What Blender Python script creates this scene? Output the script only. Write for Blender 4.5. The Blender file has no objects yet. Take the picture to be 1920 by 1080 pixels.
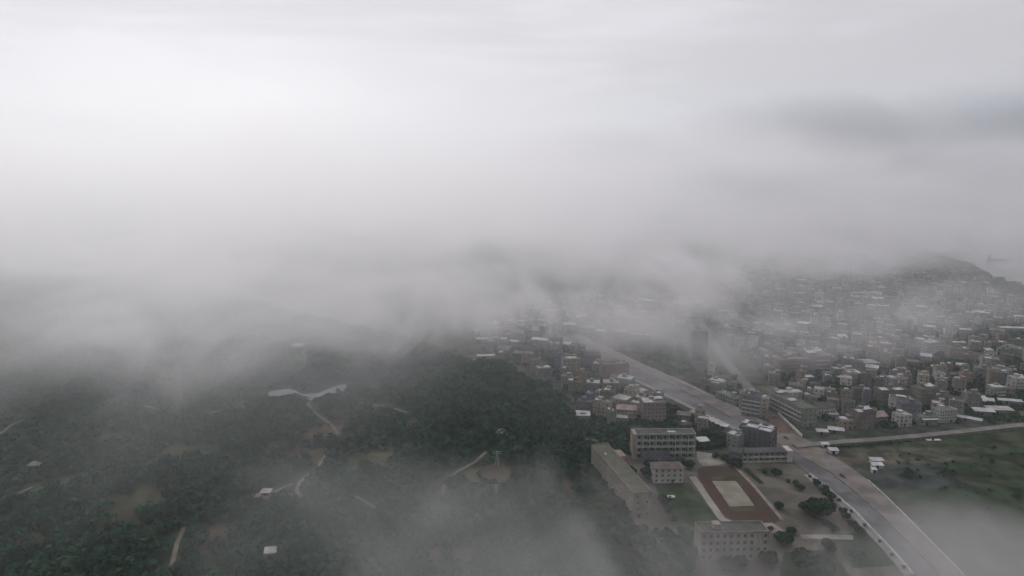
import bpy, bmesh, math, random
from mathutils import Vector, Matrix, noise
S = bpy.context.scene
C = S.collection
R = math.radians
# ------------------------------------------------------------------ camera
CAMZ = 200.0; PITCH = R(9.6); FPX = 1300.0
cd = bpy.data.cameras.new("camera"); cam = bpy.data.objects.new("camera", cd); C.objects.link(cam)
cam.location = (0, 0, CAMZ); cam.rotation_euler = (R(90) - PITCH, 0, 0)
cd.sensor_width = 36; cd.lens = FPX / 1920 * 36; cd.clip_start = 1; cd.clip_end = 60000
S.camera = cam
# ------------------------------------------------------------------ sky, sun, exposure
SUN_EL, SUN_AZ = 30.0, -26.0            # in front of the camera and to the left, behind cloud
W = bpy.data.worlds.new("World"); S.world = W; W.use_nodes = True
nt = W.node_tree; nt.nodes.clear()
def N(t, kind, **kw):
    n = t.nodes.new(kind)
    for k, v in kw.items(): setattr(n, k, v)
    return n
def L(t, a, b): t.links.new(a, b)
def val(t, op, a, b=None, c=None, clamp=False):
    n = N(t, 'ShaderNodeMath', operation=op); n.use_clamp = clamp
    for i, v in enumerate((a, b, c)):
        if v is None: continue
        if isinstance(v, (int, float)): n.inputs[i].default_value = v
        else: L(t, v, n.inputs[i])
    return n.outputs[0]
def mixc(t, f, a, b, blend='MIX'):
    n = N(t, 'ShaderNodeMix', data_type='RGBA', blend_type=blend)
    for s, v in ((n.inputs[0], f), (n.inputs[6], a), (n.inputs[7], b)):
        if isinstance(v, (int, float)): s.default_value = v
        elif isinstance(v, tuple): s.default_value = (*v, 1)[:4]
        else: L(t, v, s)
    return n.outputs[2]
def ramp(t, f, a, b, c=0.0, d=1.0, kind='SMOOTHSTEP'):
    n = N(t, 'ShaderNodeMapRange', interpolation_type=kind)
    L(t, f, n.inputs[0])
    for i, v in zip((1, 2, 3, 4), (a, b, c, d)): n.inputs[i].default_value = v
    return n.outputs[0]
def noisef(t, vec, scale, detail=3, rough=.5, dist=0.0):
    n = N(t, 'ShaderNodeTexNoise'); L(t, vec, n.inputs['Vector'])
    n.inputs['Scale'].default_value = scale; n.inputs['Detail'].default_value = detail
    n.inputs['Roughness'].default_value = rough; n.inputs['Distortion'].default_value = dist
    return n.outputs[0]
sky = N(nt, 'ShaderNodeTexSky', sky_type='NISHITA'); sky.sun_disc = False
sky.sun_elevation = R(SUN_EL); sky.sun_rotation = R(SUN_AZ); sky.air_density = 1.0; sky.dust_density = 1
tc = N(nt, 'ShaderNodeTexCoord')
def vmap(t, vec, loc=(0, 0, 0), sc=(1, 1, 1), rot=(0, 0, 0)):
    n = N(t, 'ShaderNodeMapping'); L(t, vec, n.inputs[0])
    n.inputs[1].default_value = loc; n.inputs[2].default_value = rot; n.inputs[3].default_value = sc
    return n.outputs[0]
sundir = Vector((math.sin(R(SUN_AZ)) * math.cos(R(SUN_EL)), math.cos(R(SUN_AZ)) * math.cos(R(SUN_EL)), math.sin(R(SUN_EL))))
dt = N(nt, 'ShaderNodeVectorMath', operation='DOT_PRODUCT'); L(nt, tc.outputs['Generated'], dt.inputs[0]); dt.inputs[1].default_value = sundir
glow = val(nt, 'MULTIPLY', ramp(nt, dt.outputs['Value'], -.6, .8), 2.3)
sheets = noisef(nt, vmap(nt, tc.outputs['Generated'], loc=(.3, 0, 0), sc=(1.1, 1.1, 6)), 1.7, 5, .55, .5)
bands = ramp(nt, sheets, .36, .64, .86, 1.07)
sv = N(nt, 'ShaderNodeSeparateXYZ'); L(nt, tc.outputs['Generated'], sv.inputs[0])
base = val(nt, 'MULTIPLY', val(nt, 'MULTIPLY', val(nt, 'ADD', glow, 3.4), ramp(nt, sv.outputs[2], .25, .9, 1, 1.85)), bands)     # brightest overhead, as under any overcast
cloudc = mixc(nt, 1.0, (1.04, .985, 1.045), base, 'MULTIPLY')
skyc = mixc(nt, .98, sky.outputs[0], cloudc)      # thick cloud cover over a clear sky
bg = N(nt, 'ShaderNodeBackground'); L(nt, skyc, bg.inputs[0]); bg.inputs[1].default_value = .122
wo = N(nt, 'ShaderNodeOutputWorld'); L(nt, bg.outputs[0], wo.inputs[0])
sl = bpy.data.lights.new("sun", 'SUN'); sl.energy = 1.15; sl.angle = R(25); sl.color = (1, .97, .93)
so = bpy.data.objects.new("sun", sl); C.objects.link(so); so.location = (-800, 1500, 1500)
so.rotation_euler = (-sundir).to_track_quat('-Z', 'Y').to_euler()
S.view_settings.view_transform = 'Standard'; S.view_settings.look = 'None'; S.view_settings.exposure = 0; S.view_settings.gamma = 1
S.render.engine = 'CYCLES'
S.cycles.volume_bounces = 3; S.cycles.max_bounces = 5; S.cycles.diffuse_bounces = 2
S.cycles.volume_step_rate = 1.0; S.cycles.volume_max_steps = 256
S.cycles.use_denoising = True
try: S.cycles.denoiser = 'OPENIMAGEDENOISE'
except Exception: pass
# ------------------------------------------------------------------ geometry helpers
def ray(px, py):
    u = (px - 960) / FPX; v = (540 - py) / FPX
    return Vector((u, math.cos(PITCH) + v * math.sin(PITCH), v * math.cos(PITCH) - math.sin(PITCH)))
def at(px, py, z=0.0):
    d = ray(px, py); k = (z - CAMZ) / d.z
    return Vector((d.x * k, d.y * k, z))
def height_for(x, y, py):
    v = (540 - py) / FPX
    return CAMZ + y * (v * math.cos(PITCH) - math.sin(PITCH)) / (math.cos(PITCH) + v * math.sin(PITCH))
def proj(p):
    z = p[2] - CAMZ; f = p[1] * math.cos(PITCH) - z * math.sin(PITCH); u = p[1] * math.sin(PITCH) + z * math.cos(PITCH)
    return (960 + FPX * p[0] / f, 540 - FPX * u / f)
def sm(a, b, x):
    t = max(0.0, min(1.0, (x - a) / (b - a))); return t * t * (3 - 2 * t)
def lerp_table(tab, x):
    if x <= tab[0][0]: return tab[0][1]
    for (a, u), (b, v) in zip(tab, tab[1:]):
        if x <= b: return u + (v - u) * (x - a) / (b - a)
    return tab[-1][1]
def inpoly(p, poly):
    x, y = p[0], p[1]; c = False; j = len(poly) - 1
    for i in range(len(poly)):
        xi, yi = poly[i][0], poly[i][1]; xj, yj = poly[j][0], poly[j][1]
        if (yi > y) != (yj > y) and x < (xj - xi) * (y - yi) / (yj - yi) + xi: c = not c
        j = i
    return c
def segdist(p, pts):
    best = 1e9
    for a, b in zip(pts, pts[1:]):
        dx, dy = b[0] - a[0], b[1] - a[1]; l2 = dx * dx + dy * dy or 1e-9
        t = max(0, min(1, ((p[0] - a[0]) * dx + (p[1] - a[1]) * dy) / l2))
        best = min(best, math.hypot(p[0] - a[0] - t * dx, p[1] - a[1] - t * dy))
    return best
def tag(o, label=None, cat=None, group=None, kind=None):
    if label: o['label'] = label
    if cat: o['category'] = cat
    if group: o['group'] = group
    if kind: o['kind'] = kind
    return o
def empty(name, loc, rz=0.0):
    o = bpy.data.objects.new(name, None); C.objects.link(o); o.location = loc; o.rotation_euler.z = rz; o.empty_display_size = 1; return o
# ------------------------------------------------------------------ materials
MATS = {}
def mat(name, col, rough=.85, var=.25, scale=.25, spec=.2, streak=0.0, col2=None, bump=0.0, metal=0.0, attr=None):
    if name in MATS: return MATS[name]
    m = bpy.data.materials.new(name); m.use_nodes = True; t = m.node_tree; b = t.nodes['Principled BSDF']
    tc = N(t, 'ShaderNodeTexCoord'); g = N(t, 'ShaderNodeNewGeometry'); P = g.outputs['Position']
    n = noisef(t, P, scale, 5, .6, .3)
    c = mixc(t, ramp(t, n, .38, .64, 0, 1), tuple(x * (1 - var) for x in col), col2 or tuple(min(.9, x * (1 + var)) for x in col))
    if attr:
        a = N(t, 'ShaderNodeVertexColor', layer_name=attr); c = mixc(t, 1.0, a.outputs[0], c, 'MULTIPLY')
    if streak:
        s = noisef(t, vmap(t, P, sc=(1.2, 1.2, .12)), 1.0, 3, .6)
        c = mixc(t, val(t, 'MULTIPLY', ramp(t, s, .5, .7), streak), c, (.07, .068, .06))
    L(t, c, b.inputs['Base Color']); b.inputs['Roughness'].default_value = rough
    b.inputs['Specular IOR Level'].default_value = spec; b.inputs['Metallic'].default_value = metal
    if bump:
        bp = N(t, 'ShaderNodeBump'); bp.inputs['Strength'].default_value = bump; L(t, noisef(t, P, scale * 6, 4, .6), bp.inputs['Height']); L(t, bp.outputs[0], b.inputs['Normal'])
    MATS[name] = m; return m
WALLS = {'cream': (0.231, 0.211, 0.170), 'white': (0.354, 0.347, 0.326), 'grey': (0.150, 0.150, 0.143), 'pink': (.19, .16, .155), 'tan': (0.184, 0.150, 0.112),
         'brown': (.135, .115, .10), 'red': (.135, .07, .066), 'olive': (0.129, 0.129, 0.099), 'blue-grey': (0.116, 0.129, 0.150), 'green-grey': (0.163, 0.190, 0.163), 'dark': (0.051, 0.054, 0.058)}
def wallmat(k): return mat('painted_render_' + k.replace('-', '_'), WALLS[k], .9, .18, .12, .15, .45)
ROOFS = {'dark': (0.051, 0.052, 0.051), 'grey': (0.102, 0.102, 0.099), 'white': (.32, .325, .33), 'pale': (0.272, 0.265, 0.252), 'rust': (.095, .078, .07), 'olive': (0.068, 0.075, 0.051), 'pink': (0.224, 0.170, 0.163)}
def roofmat(k): return mat('roof_' + k, ROOFS[k], .8, .22, .18, .2, .0)
GLASS = mat('window_glass', (.018, .022, .026), .25, .3, 1, .5)
FRAME = mat('window_frame', (.30, .31, .30), .6, .1, 1)
CONC = mat('concrete_trim', (.33, .34, .30), .9, .15, .3, .15, .3)
# ------------------------------------------------------------------ mesh builder
class MB:
    def __init__(s): s.v = []; s.f = []; s.m = []
    def box(s, lo, hi, mi=0):
        i = len(s.v)
        for z in (lo[2], hi[2]):
            s.v += [(lo[0], lo[1], z), (hi[0], lo[1], z), (hi[0], hi[1], z), (lo[0], hi[1], z)]
        for q in ((0, 3, 2, 1), (4, 5, 6, 7), (0, 1, 5, 4), (1, 2, 6, 5), (2, 3, 7, 6), (3, 0, 4, 7)):
            s.f.append([i + k for k in q]); s.m.append(mi)
        return s
    def poly(s, pts, mi=0):
        i = len(s.v); s.v += [tuple(p) for p in pts]; s.f.append(list(range(i, i + len(pts)))); s.m.append(mi); return s
    def prism(s, pts, z0, z1, mi=0):
        i = len(s.v); n = len(pts)
        s.v += [(p[0], p[1], z0) for p in pts] + [(p[0], p[1], z1) for p in pts]
        s.f.append([i + n + k for k in range(n)]); s.m.append(mi)
        s.f.append([i + k for k in reversed(range(n))]); s.m.append(mi)
        for k in range(n): s.f.append([i + k, i + (k + 1) % n, i + n + (k + 1) % n, i + n + k]); s.m.append(mi)
        return s
    def cyl(s, c, r0, r1, z0, z1, n=10, mi=0):
        i = len(s.v)
        for r, z in ((r0, z0), (r1, z1)):
            s.v += [(c[0] + r * math.cos(2 * math.pi * k / n), c[1] + r * math.sin(2 * math.pi * k / n), z) for k in range(n)]
        for k in range(n): s.f.append([i + k, i + (k + 1) % n, i + n + (k + 1) % n, i + n + k]); s.m.append(mi)
        s.f.append([i + n + k for k in range(n)]); s.m.append(mi); s.f.append([i + k for k in reversed(range(n))]); s.m.append(mi)
        return s
    def mesh(s, name, mats):
        me = bpy.data.meshes.new(name); me.from_pydata(s.v, [], s.f)
        for m in (mats if isinstance(mats, (list, tuple)) else [mats]): me.materials.append(m)
        me.polygons.foreach_set('material_index', s.m); me.update(); return me
    def build(s, name, mats, parent=None, loc=None):
        o = bpy.data.objects.new(name, s.mesh(name, mats)); C.objects.link(o)
        if parent: o.parent = parent
        if loc: o.location = loc
        return o
def put(me, name, parent, loc, rz=0.0):
    o = bpy.data.objects.new(name, me); C.objects.link(o); o.parent = parent; o.location = loc; o.rotation_euler.z = rz; return o
# ------------------------------------------------------------------ terrain
FOOT = [(0, 62), (590, 52), (650, 14), (720, -50), (800, -115), (900, -250), (1100, -420), (1500, -900)]
def hfun(x, y):
    m = sm(0, 75, lerp_table(FOOT, y) - x)
    if m <= 0: return 0.0
    h = 9 + 8 * (noise.noise(Vector((x / 170, y / 170, 3.1))) + .5) + 3.0 * noise.noise(Vector((x / 45, y / 45, 7)))
    h += 31 * math.exp(-((x + 8) / 62) ** 2 - ((y - 545) / 75) ** 2)
    h += 16 * math.exp(-((x + 5) / 50) ** 2 - ((y - 440) / 70) ** 2)
    h += 10 * math.exp(-((x + 230) / 70) ** 2 - ((y - 420) / 60) ** 2)
    pond = 1 - sm(.8, 1.8, math.hypot((x + 180) / 50, (y - 595) / 34))
    h = h * (1 - pond) + 6 * pond
    return h * m
COAST = [at(*p) for p in ((1480, 418), (1560, 432), (1600, 441), (1700, 455), (1780, 481), (1830, 497), (1870, 521), (1920, 534), (1990, 560), (2200, 640))]
LAND = [(-9000, -300)] + [(2200, -300), (1900, 700)] + [(p.x, p.y) for p in reversed(COAST)] + [(700, 3600), (-1500, 5200), (-9000, 6000)]
def edges(poly): return [poly[i] for i in range(len(poly))] + [poly[0]]
LAND_E = edges(LAND)
def axis(parts):
    out = []
    for a, b, s in parts:
        n = max(1, round((b - a) / s)); out += [a + (b - a) * k / n for k in range(n)]
    return out + [parts[-1][1]]
XS = axis([(-9000, -1400, 400), (-1400, -560, 30), (-560, 110, 6), (110, 820, 40), (820, 1500, 14), (1500, 3000, 150)])
YS = axis([(-300, 280, 40), (280, 900, 6), (900, 1100, 20), (1100, 2400, 20), (2400, 6400, 200)])
FIELD = [at(*p) for p in ((1500, 842), (1640, 830), (1720, 824), (1800, 815), (1960, 800), (2100, 820), (2100, 1080), (1860, 1200), (1820, 1085), (1767, 1036), (1657, 926), (1590, 872))]
MUD = [at(*p) for p in ((1655, 878), (1700, 868), (1775, 880), (1790, 905), (1720, 915), (1670, 905))]
SCRUB = [at(*p) for p in ((1540, 850), (1650, 838), (1800, 838), (1830, 860), (1740, 872), (1690, 890), (1750, 1000), (1700, 960), (1600, 880))]
def ground_sheet():
    hs = {}; v = []; cols = []
    for j, y in enumerate(YS):
        for i, x in enumerate(XS):
            h = hfun(x, y); near = y > 900 or x > 900
            if near:
                ins = inpoly((x, y), LAND); d = segdist((x, y), LAND_E) if (x > 700 or y > 2400 or x < -8000) else 99
                h = h if ins and d > 12 else (-.2 + .2 * d / 12 if ins else -min(8, 1.5 + .15 * d))
            v.append((x, y, h))
            wood = sm(0, 40, lerp_table(FOOT, y) - x)
            a = noise.noise(Vector((x / 60, y / 60, 1))); b = noise.noise(Vector((x / 22, y / 22, 5)))
            town = Vector((.065, .062, .056)); green = Vector((.018, .034, .018)); c = town.lerp(green, .5)
            if x < 500 and 560 < y < 1100: c = town.lerp(green, .35)
            c = c.lerp(Vector((.018, .034, .02)), wood)
            if wood > .3: c = c.lerp(Vector((.07, .055, .036)), sm(.25, .5, a) * .55)
            if inpoly((x, y), FIELD): c = Vector((.020, .033, .017)).lerp(Vector((.036, .038, .024)), sm(-.2, .5, b))
            if inpoly((x, y), SCRUB): c = Vector((.066, .060, .048)).lerp(Vector((.035, .045, .028)), sm(-.1, .4, b))
            if inpoly((x, y), MUD): c = Vector((.035, .04, .04))
            cols += [c.x * 8, c.y * 8, c.z * 8, 1]
    nx = len(XS); f = [(j * nx + i, j * nx + i + 1, (j + 1) * nx + i + 1, (j + 1) * nx + i) for j in range(len(YS) - 1) for i in range(nx - 1)]
    me = bpy.data.meshes.new('ground'); me.from_pydata(v, [], f)
    ca = me.color_attributes.new('tone', 'FLOAT_COLOR', 'POINT'); ca.data.foreach_set('color', cols)
    me.materials.append(mat('earth_and_grass', (.125, .125, .125), 1, .45, .07, 0, attr='tone', bump=.4))
    me.polygons.foreach_set('use_smooth', [True] * len(f))
    o = bpy.data.objects.new('ground', me); C.objects.link(o); tag(o, kind='structure')
ground_sheet()
def terr(px, py):
    d = ray(px, py); lo = None; k = 250.0
    while k < 4000:
        p = Vector((0, 0, CAMZ)) + d * k
        if p.z <= hfun(p.x, p.y): break
        k += 4
    a, b = k - 4, k
    for _ in range(12):
        c = (a + b) / 2; p = Vector((0, 0, CAMZ)) + d * c
        if p.z <= hfun(p.x, p.y): b = c
        else: a = c
    p = Vector((0, 0, CAMZ)) + d * b; return Vector((p.x, p.y, hfun(p.x, p.y)))
# water
def flat(name, pts, z, m, kind='structure'):
    o = MB().poly([(p[0], p[1], z) for p in pts]).build(name, m); tag(o, kind=kind); return o
sea = flat('sea', [(-9000, -290), (20000, -290), (25000, 25000), (-12000, 25000), (-12000, -290)], -1.2, mat('sea_water', (.045, .055, .06), .22, .2, .01, .5, bump=.15))
# ------------------------------------------------------------------ roads and flat grounds
def resample(pts, step):
    out = [Vector(pts[0][:2])]
    for a, b in zip(pts, pts[1:]):
        a, b = Vector(a[:2]), Vector(b[:2]); n = max(1, int((b - a).length / step))
        for k in range(1, n + 1): out.append(a.lerp(b, k / n))
    return out
def band(name, left, right, z0, z1, m, kind='structure'):
    """a ground band between two lines"""
    n = 40
    def par(line):
        d = [0]
        for a, b in zip(line, line[1:]): d.append(d[-1] + math.hypot(b[0] - a[0], b[1] - a[1]))
        out = []
        for k in range(n + 1):
            s = d[-1] * k / n; i = 0
            while i < len(d) - 2 and d[i + 1] < s: i += 1
            t = (s - d[i]) / max(1e-9, d[i + 1] - d[i]); out.append((line[i][0] + (line[i + 1][0] - line[i][0]) * t, line[i][1] + (line[i + 1][1] - line[i][1]) * t))
        return out
    A, B = par(left), par(right); mb = MB()
    for k in range(n):
        q = [A[k], A[k + 1], B[k + 1], B[k]]
        mb.poly([(p[0], p[1], z1) for p in q])
        if z1 - z0 > .03:
            mb.poly([(*A[k], z0), (*A[k + 1], z0), (*A[k + 1], z1), (*A[k], z1)]); mb.poly([(*B[k], z0), (*B[k + 1], z0), (*B[k + 1], z1), (*B[k], z1)])
    o = mb.build(name, m)
    if kind: tag(o, kind=kind)
    return o
def offset(line, d):
    out = []
    for i, p in enumerate(line):
        a = line[max(0, i - 1)]; b = line[min(len(line) - 1, i + 1)]; t = Vector((b[0] - a[0], b[1] - a[1])).normalized()
        out.append((p[0] - t.y * d, p[1] + t.x * d))
    return out
def gp(*pts): return [at(*p) for p in pts]
RL = gp((1040, 640), (1100, 668), (1182, 710), (1262, 750), (1363, 799), (1440, 841), (1490, 868), (1519, 890), (1553, 917), (1604, 961), (1667, 1026), (1715, 1080), (1800, 1180))
RM = gp((1060, 630), (1125, 658), (1182, 686), (1265, 723), (1321, 754), (1393, 795), (1484, 846), (1530, 869), (1566, 892), (1619, 935), (1676, 989), (1765, 1080), (1860, 1180))
RR = gp((1085, 625), (1150, 655), (1200, 680), (1290, 718), (1360, 752), (1440, 792), (1530, 838), (1590, 872), (1628, 900), (1657, 926), (1692, 960), (1767, 1036), (1815, 1085), (1900, 1180))
ASPH = mat('worn_asphalt', (.09, .09, .092), .9, .34, .05, .2, bump=.1)
PAVE = mat('pale_concrete_paving', (0.168, 0.164, 0.150), .9, .2, .15, .15)
DUST = mat('pinkish_dusty_concrete', (.125, .113, .106), .95, .25, .06, .1)
band('road', RL, RM, 0, .02, ASPH)
band('earth_verge', RM, RR, 0, .024, DUST)
band('pavement', offset(RL[1:6], 0), offset(RL[1:6], 4.5), 0, .14, PAVE)
band('kerb_median', offset(RM, -.25), offset(RM, .8), 0, .45, mat('median_kerb', (.12, .115, .1), .9, .3, .2))
band('pavement', offset(RR[1:6], -1.0), offset(RR[1:6], -5.0), .0, .13, PAVE)
band('kerb', offset(RR[8:], 0), offset(RR[8:], -.7), 0, .5, mat('white_kerb', (0.294, 0.287, 0.266), .9, .2, .3))
lane = mat('faded_lane_paint', (.16, .16, .155), .9, .3, .5)
mid = [((a[0] + b[0]) / 2, (a[1] + b[1]) / 2) for a, b in zip(RL, RM)]
rs = resample(mid, 3.0); mb = MB()
for k in range(0, len(rs) - 1, 3):
    a, b = rs[k], rs[k + 1]; t = (b - a).normalized(); nn = Vector((-t.y, t.x)) * .09
    mb.poly([(*(a - nn), .026), (*(b - nn), .026), (*(b + nn), .026), (*(a + nn), .026)])
tag(mb.build('lane_marking', lane), kind='structure')
ST = gp((1500, 832), (1468, 800), (1436, 765), (1405, 728), (1372, 690), (1345, 655), (1325, 625), (1310, 600))
band('street', offset(ST, 5), offset(ST, -5), 0, .028, mat('street_concrete', (0.105, 0.101, 0.095), .9, .2, .1))
CR = gp((1490, 838), (1530, 834), (1580, 830), (1640, 826), (1720, 819), (1800, 811), (1870, 803), (1930, 797), (2100, 782))
band('shore_road', offset(CR, 3.6), offset(CR, -3.2), 0, .9, mat('shore_road_concrete', (0.119, 0.115, 0.105), .9, .2, .1))
band('embankment', offset(CR[1:], -3.25), offset(CR[1:], -7.0), 0, .4, mat('embankment_scrub', (.03, .035, .022), 1, .4, .3, 0))
flat('junction', gp((1440, 800), (1475, 806), (1520, 828), (1560, 838), (1535, 862), (1480, 838), (1430, 818)), .05, mat('dusty_junction', (0.119, 0.105, 0.087), .95, .2, .08))
flat('building_lot', gp((1438, 782), (1458, 779), (1492, 813), (1462, 812)), .062, mat('red_earth', (.095, .066, .055), 1, .25, .15, 0))
flat('school_yard', gp((1150, 848), (1310, 848), (1395, 868), (1490, 870), (1553, 919), (1604, 963), (1667, 1028), (1715, 1085), (1200, 1100), (1175, 960), (1150, 900)), .012, mat('worn_yard', (0.081, 0.076, 0.064), 1, .25, .06, .05))
flat('sandy_patch', gp((1130, 848), (1165, 842), (1185, 850), (1160, 862), (1150, 900), (1132, 880)), .03, mat('sandy_earth', (0.105, 0.081, 0.059), 1, .25, .1, .0))
flat('pale_apron', gp((1306, 846), (1345, 852), (1362, 868), (1348, 872), (1318, 874), (1308, 862)), .03, mat('pale_apron', (0.189, 0.185, 0.161), .95, .2, .1, .1))
LAWN = mat('mown_grass', (.032, .045, .026), 1, .3, .1, 0, bump=.4)
flat('lawn', gp((1228, 908), (1292, 905), (1350, 978), (1340, 990), (1262, 990), (1240, 945)), .034, LAWN)
flat('lawn', gp((1416, 880), (1452, 876), (1470, 890), (1440, 893)), .034, LAWN)
flat('lawn', gp((1392, 880), (1403, 878), (1433, 906), (1424, 908)), .036, mat('clipped_hedge_bed', (.02, .03, .016), 1, .3, .3, 0))
flat('lawn', gp((1560, 1010), (1625, 990), (1668, 1028), (1700, 1060), (1600, 1065)), .034, LAWN)
flat('lawn', gp((1470, 1035), (1560, 1030), (1600, 1090), (1460, 1090)), .037, LAWN)
TR = gp((1308, 880), (1318, 875), (1377, 874), (1392, 888), (1415, 913), (1440, 944), (1464, 972), (1453, 982), (1377, 979), (1354, 964), (1327, 924), (1308, 890))
flat('running_track', TR, .05, mat('worn_red_track', (.078, .04, .033), 1, .25, .06, .05, col2=(.045, .042, .03)))
flat('infield', gp((1333, 893), (1384, 893), (1424, 956), (1370, 962)), .056, mat('infield_turf', (.052, .045, .032), 1, .3, .12, .0))
flat('sports_court', gp((1335, 902), (1380, 902), (1415, 948), (1368, 950)), .064, mat('court_concrete', (0.168, 0.158, 0.126), .95, .16, .12, .1))
flat('spectator_strip', gp((1292, 894), (1305, 893), (1330, 930), (1361, 973), (1392, 982), (1362, 983), (1346, 972)), .06, mat('strip_concrete', (0.210, 0.196, 0.171), .95, .15, .12, .1))
b_ = gp((1380, 874), (1418, 913), (1470, 975)); band('track_kerb', offset(b_, 0), offset(b_, -2.2), 0, .35, mat('pinkish_concrete', (0.175, 0.140, 0.130), .95, .15, .2))
flat('paved_corner', gp((1430, 981), (1448, 980), (1475, 998), (1452, 1003)), .066, mat('pinkish_paving', (0.182, 0.154, 0.143), .95, .15, .2))
flat('paved_walk', gp((1500, 1002), (1600, 1003), (1600, 1012), (1505, 1010)), .05, PAVE)
flat('wooded_lot', gp((1185, 688), (1240, 650), (1290, 640), (1300, 700), (1262, 706)), .02, LAWN)
GREENL = mat('rough_pasture', (.026, .036, .018), 1, .35, .05, 0, bump=.3)
flat('vegetable_plots', gp((1095, 800), (1180, 800), (1190, 830), (1120, 826)), .03, GREENL)
# winding tracks draped on the hills
TRACKS = [[(270, 762), (330, 776), (400, 774), (460, 762), (495, 750)], [(640, 750), (700, 760), (725, 763)], [(738, 767), (765, 775)],
          [(573, 752), (590, 775), (622, 797), (632, 812), (628, 826)], [(612, 855), (590, 882), (562, 905), (556, 922), (566, 934)], [(486, 938), (520, 921), (548, 908)],
          [(912, 848), (890, 868), (860, 884), (838, 900), (831, 918), (832, 938)], [(0, 815), (22, 798), (45, 788)], [(0, 942), (35, 926), (62, 914)],
          [(1085, 821), (1110, 826), (1150, 829), (1182, 834)], [(322, 1062), (332, 1020), (345, 990)], [(560, 648), (574, 672), (570, 688), (560, 695)], [(664, 930), (690, 945), (705, 955)]]
EARTH = mat('trodden_earth', (0.140, 0.122, 0.098), 1, .25, .1, .05)
track_pts = []
for tr in TRACKS:
    pp = []
    for a, b in zip(tr, tr[1:]):
        for k in range(8): pp.append(terr(a[0] + (b[0] - a[0]) * k / 8, a[1] + (b[1] - a[1]) * k / 8))
    pp.append(terr(*tr[-1]))
    pts = [(p.x, p.y) for p in resample([(p.x, p.y) for p in pp], 5)]
    w = .8 if tr[0][0] in (560, 1085) else 1.15
    A, B = offset(pts, w), offset(pts, -w); mb = MB()
    for k in range(len(pts) - 1):
        wv = .75 + .5 * random.Random(k).random()
        mb.poly([(q[0], q[1], hfun(q[0], q[1]) + .5) for q in (A[k], A[k + 1], B[k + 1], B[k])])
    tag(mb.build('path', EARTH), kind='structure'); track_pts += pts
# bare clearings draped on the hills
def drape(name, cx, cy, rx, ry, m, rot=0, seed=0):
    c = terr(cx, cy); rnd = random.Random(seed); mb = MB(); n = 44; rings = 7; v = []
    ph = [rnd.uniform(0, 6.3) for _ in range(4)]
    for r in range(rings + 1):
        for k in range(n):
            a = 2 * math.pi * k / n; q = 1 + .28 * math.sin(2 * a + ph[0]) + .22 * math.sin(3 * a + ph[1]) + .14 * math.sin(7 * a + ph[2]) + .1 * math.sin(11 * a + ph[3])
            x = rx * q * math.cos(a) * r / rings; y = ry * q * math.sin(a) * r / rings
            x, y = x * math.cos(rot) - y * math.sin(rot), x * math.sin(rot) + y * math.cos(rot)
            v.append((c.x + x, c.y + y, hfun(c.x + x, c.y + y) + .35))
    for r in range(rings):
        for k in range(n):
            mb.poly([v[r * n + k], v[(r + 1) * n + k], v[(r + 1) * n + (k + 1) % n], v[r * n + (k + 1) % n]])
    tag(mb.build(name, m), kind='structure'); return (c.x, c.y, max(rx, ry))
BARE = mat('bare_brown_earth', (.058, .048, .034), 1, .3, .06, 0)
BARE2 = mat('dry_grass', (.055, .056, .034), 1, .3, .06, 0)
CLEAR = [drape('clearing', 248, 950, 17, 22, BARE2, .3, 1), drape('clearing', 222, 985, 12, 10, BARE, .3, 2), drape('clearing', 600, 812, 22, 16, BARE, .2, 3),
         drape('clearing', 560, 850, 18, 20, BARE, -.4, 4), drape('clearing', 400, 1000, 12, 13, BARE, 0, 5), drape('clearing', 940, 885, 16, 10, BARE, .2, 6),
         drape('clearing', 778, 792, 8, 9, BARE2, .2, 7), drape('clearing', 180, 830, 22, 12, BARE, .2, 8), drape('clearing', 120, 905, 16, 9, BARE2, .2, 9),
         drape('clearing', 340, 850, 20, 12, BARE2, .2, 10), drape('clearing', 820, 1040, 12, 9, BARE, .2, 11), drape('clearing', 880, 1040, 9, 8, BARE2, .2, 12),
         drape('clearing', 500, 930, 6, 5, mat('pale_sand', (0.168, 0.147, 0.112), 1, .2, .1, 0), 0, 13), drape('clearing', 935, 810, 9, 4, mat('pale_slab_ground', (0.224, 0.217, 0.196), 1, .15, .1, 0), 0, 14),
         drape('clearing', 700, 860, 16, 14, BARE2, .2, 15), drape('clearing', 60, 1010, 14, 9, BARE, .2, 16)]
# pond
PONDPX = ((498, 743), (508, 733), (540, 729), (556, 733), (566, 739), (598, 737), (618, 728), (646, 719), (650, 725), (640, 733), (612, 742), (596, 750), (566, 750), (545, 744), (520, 742))
pz = 6.6
PONDW = [at(x, y, pz) for x, y in PONDPX]
flat('pond', [at(x, y, pz) for x, y in PONDPX], pz, mat('still_water', (.10, .115, .12), .55, .1, .05, .15))
PC = at(572, 736, pz)
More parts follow.
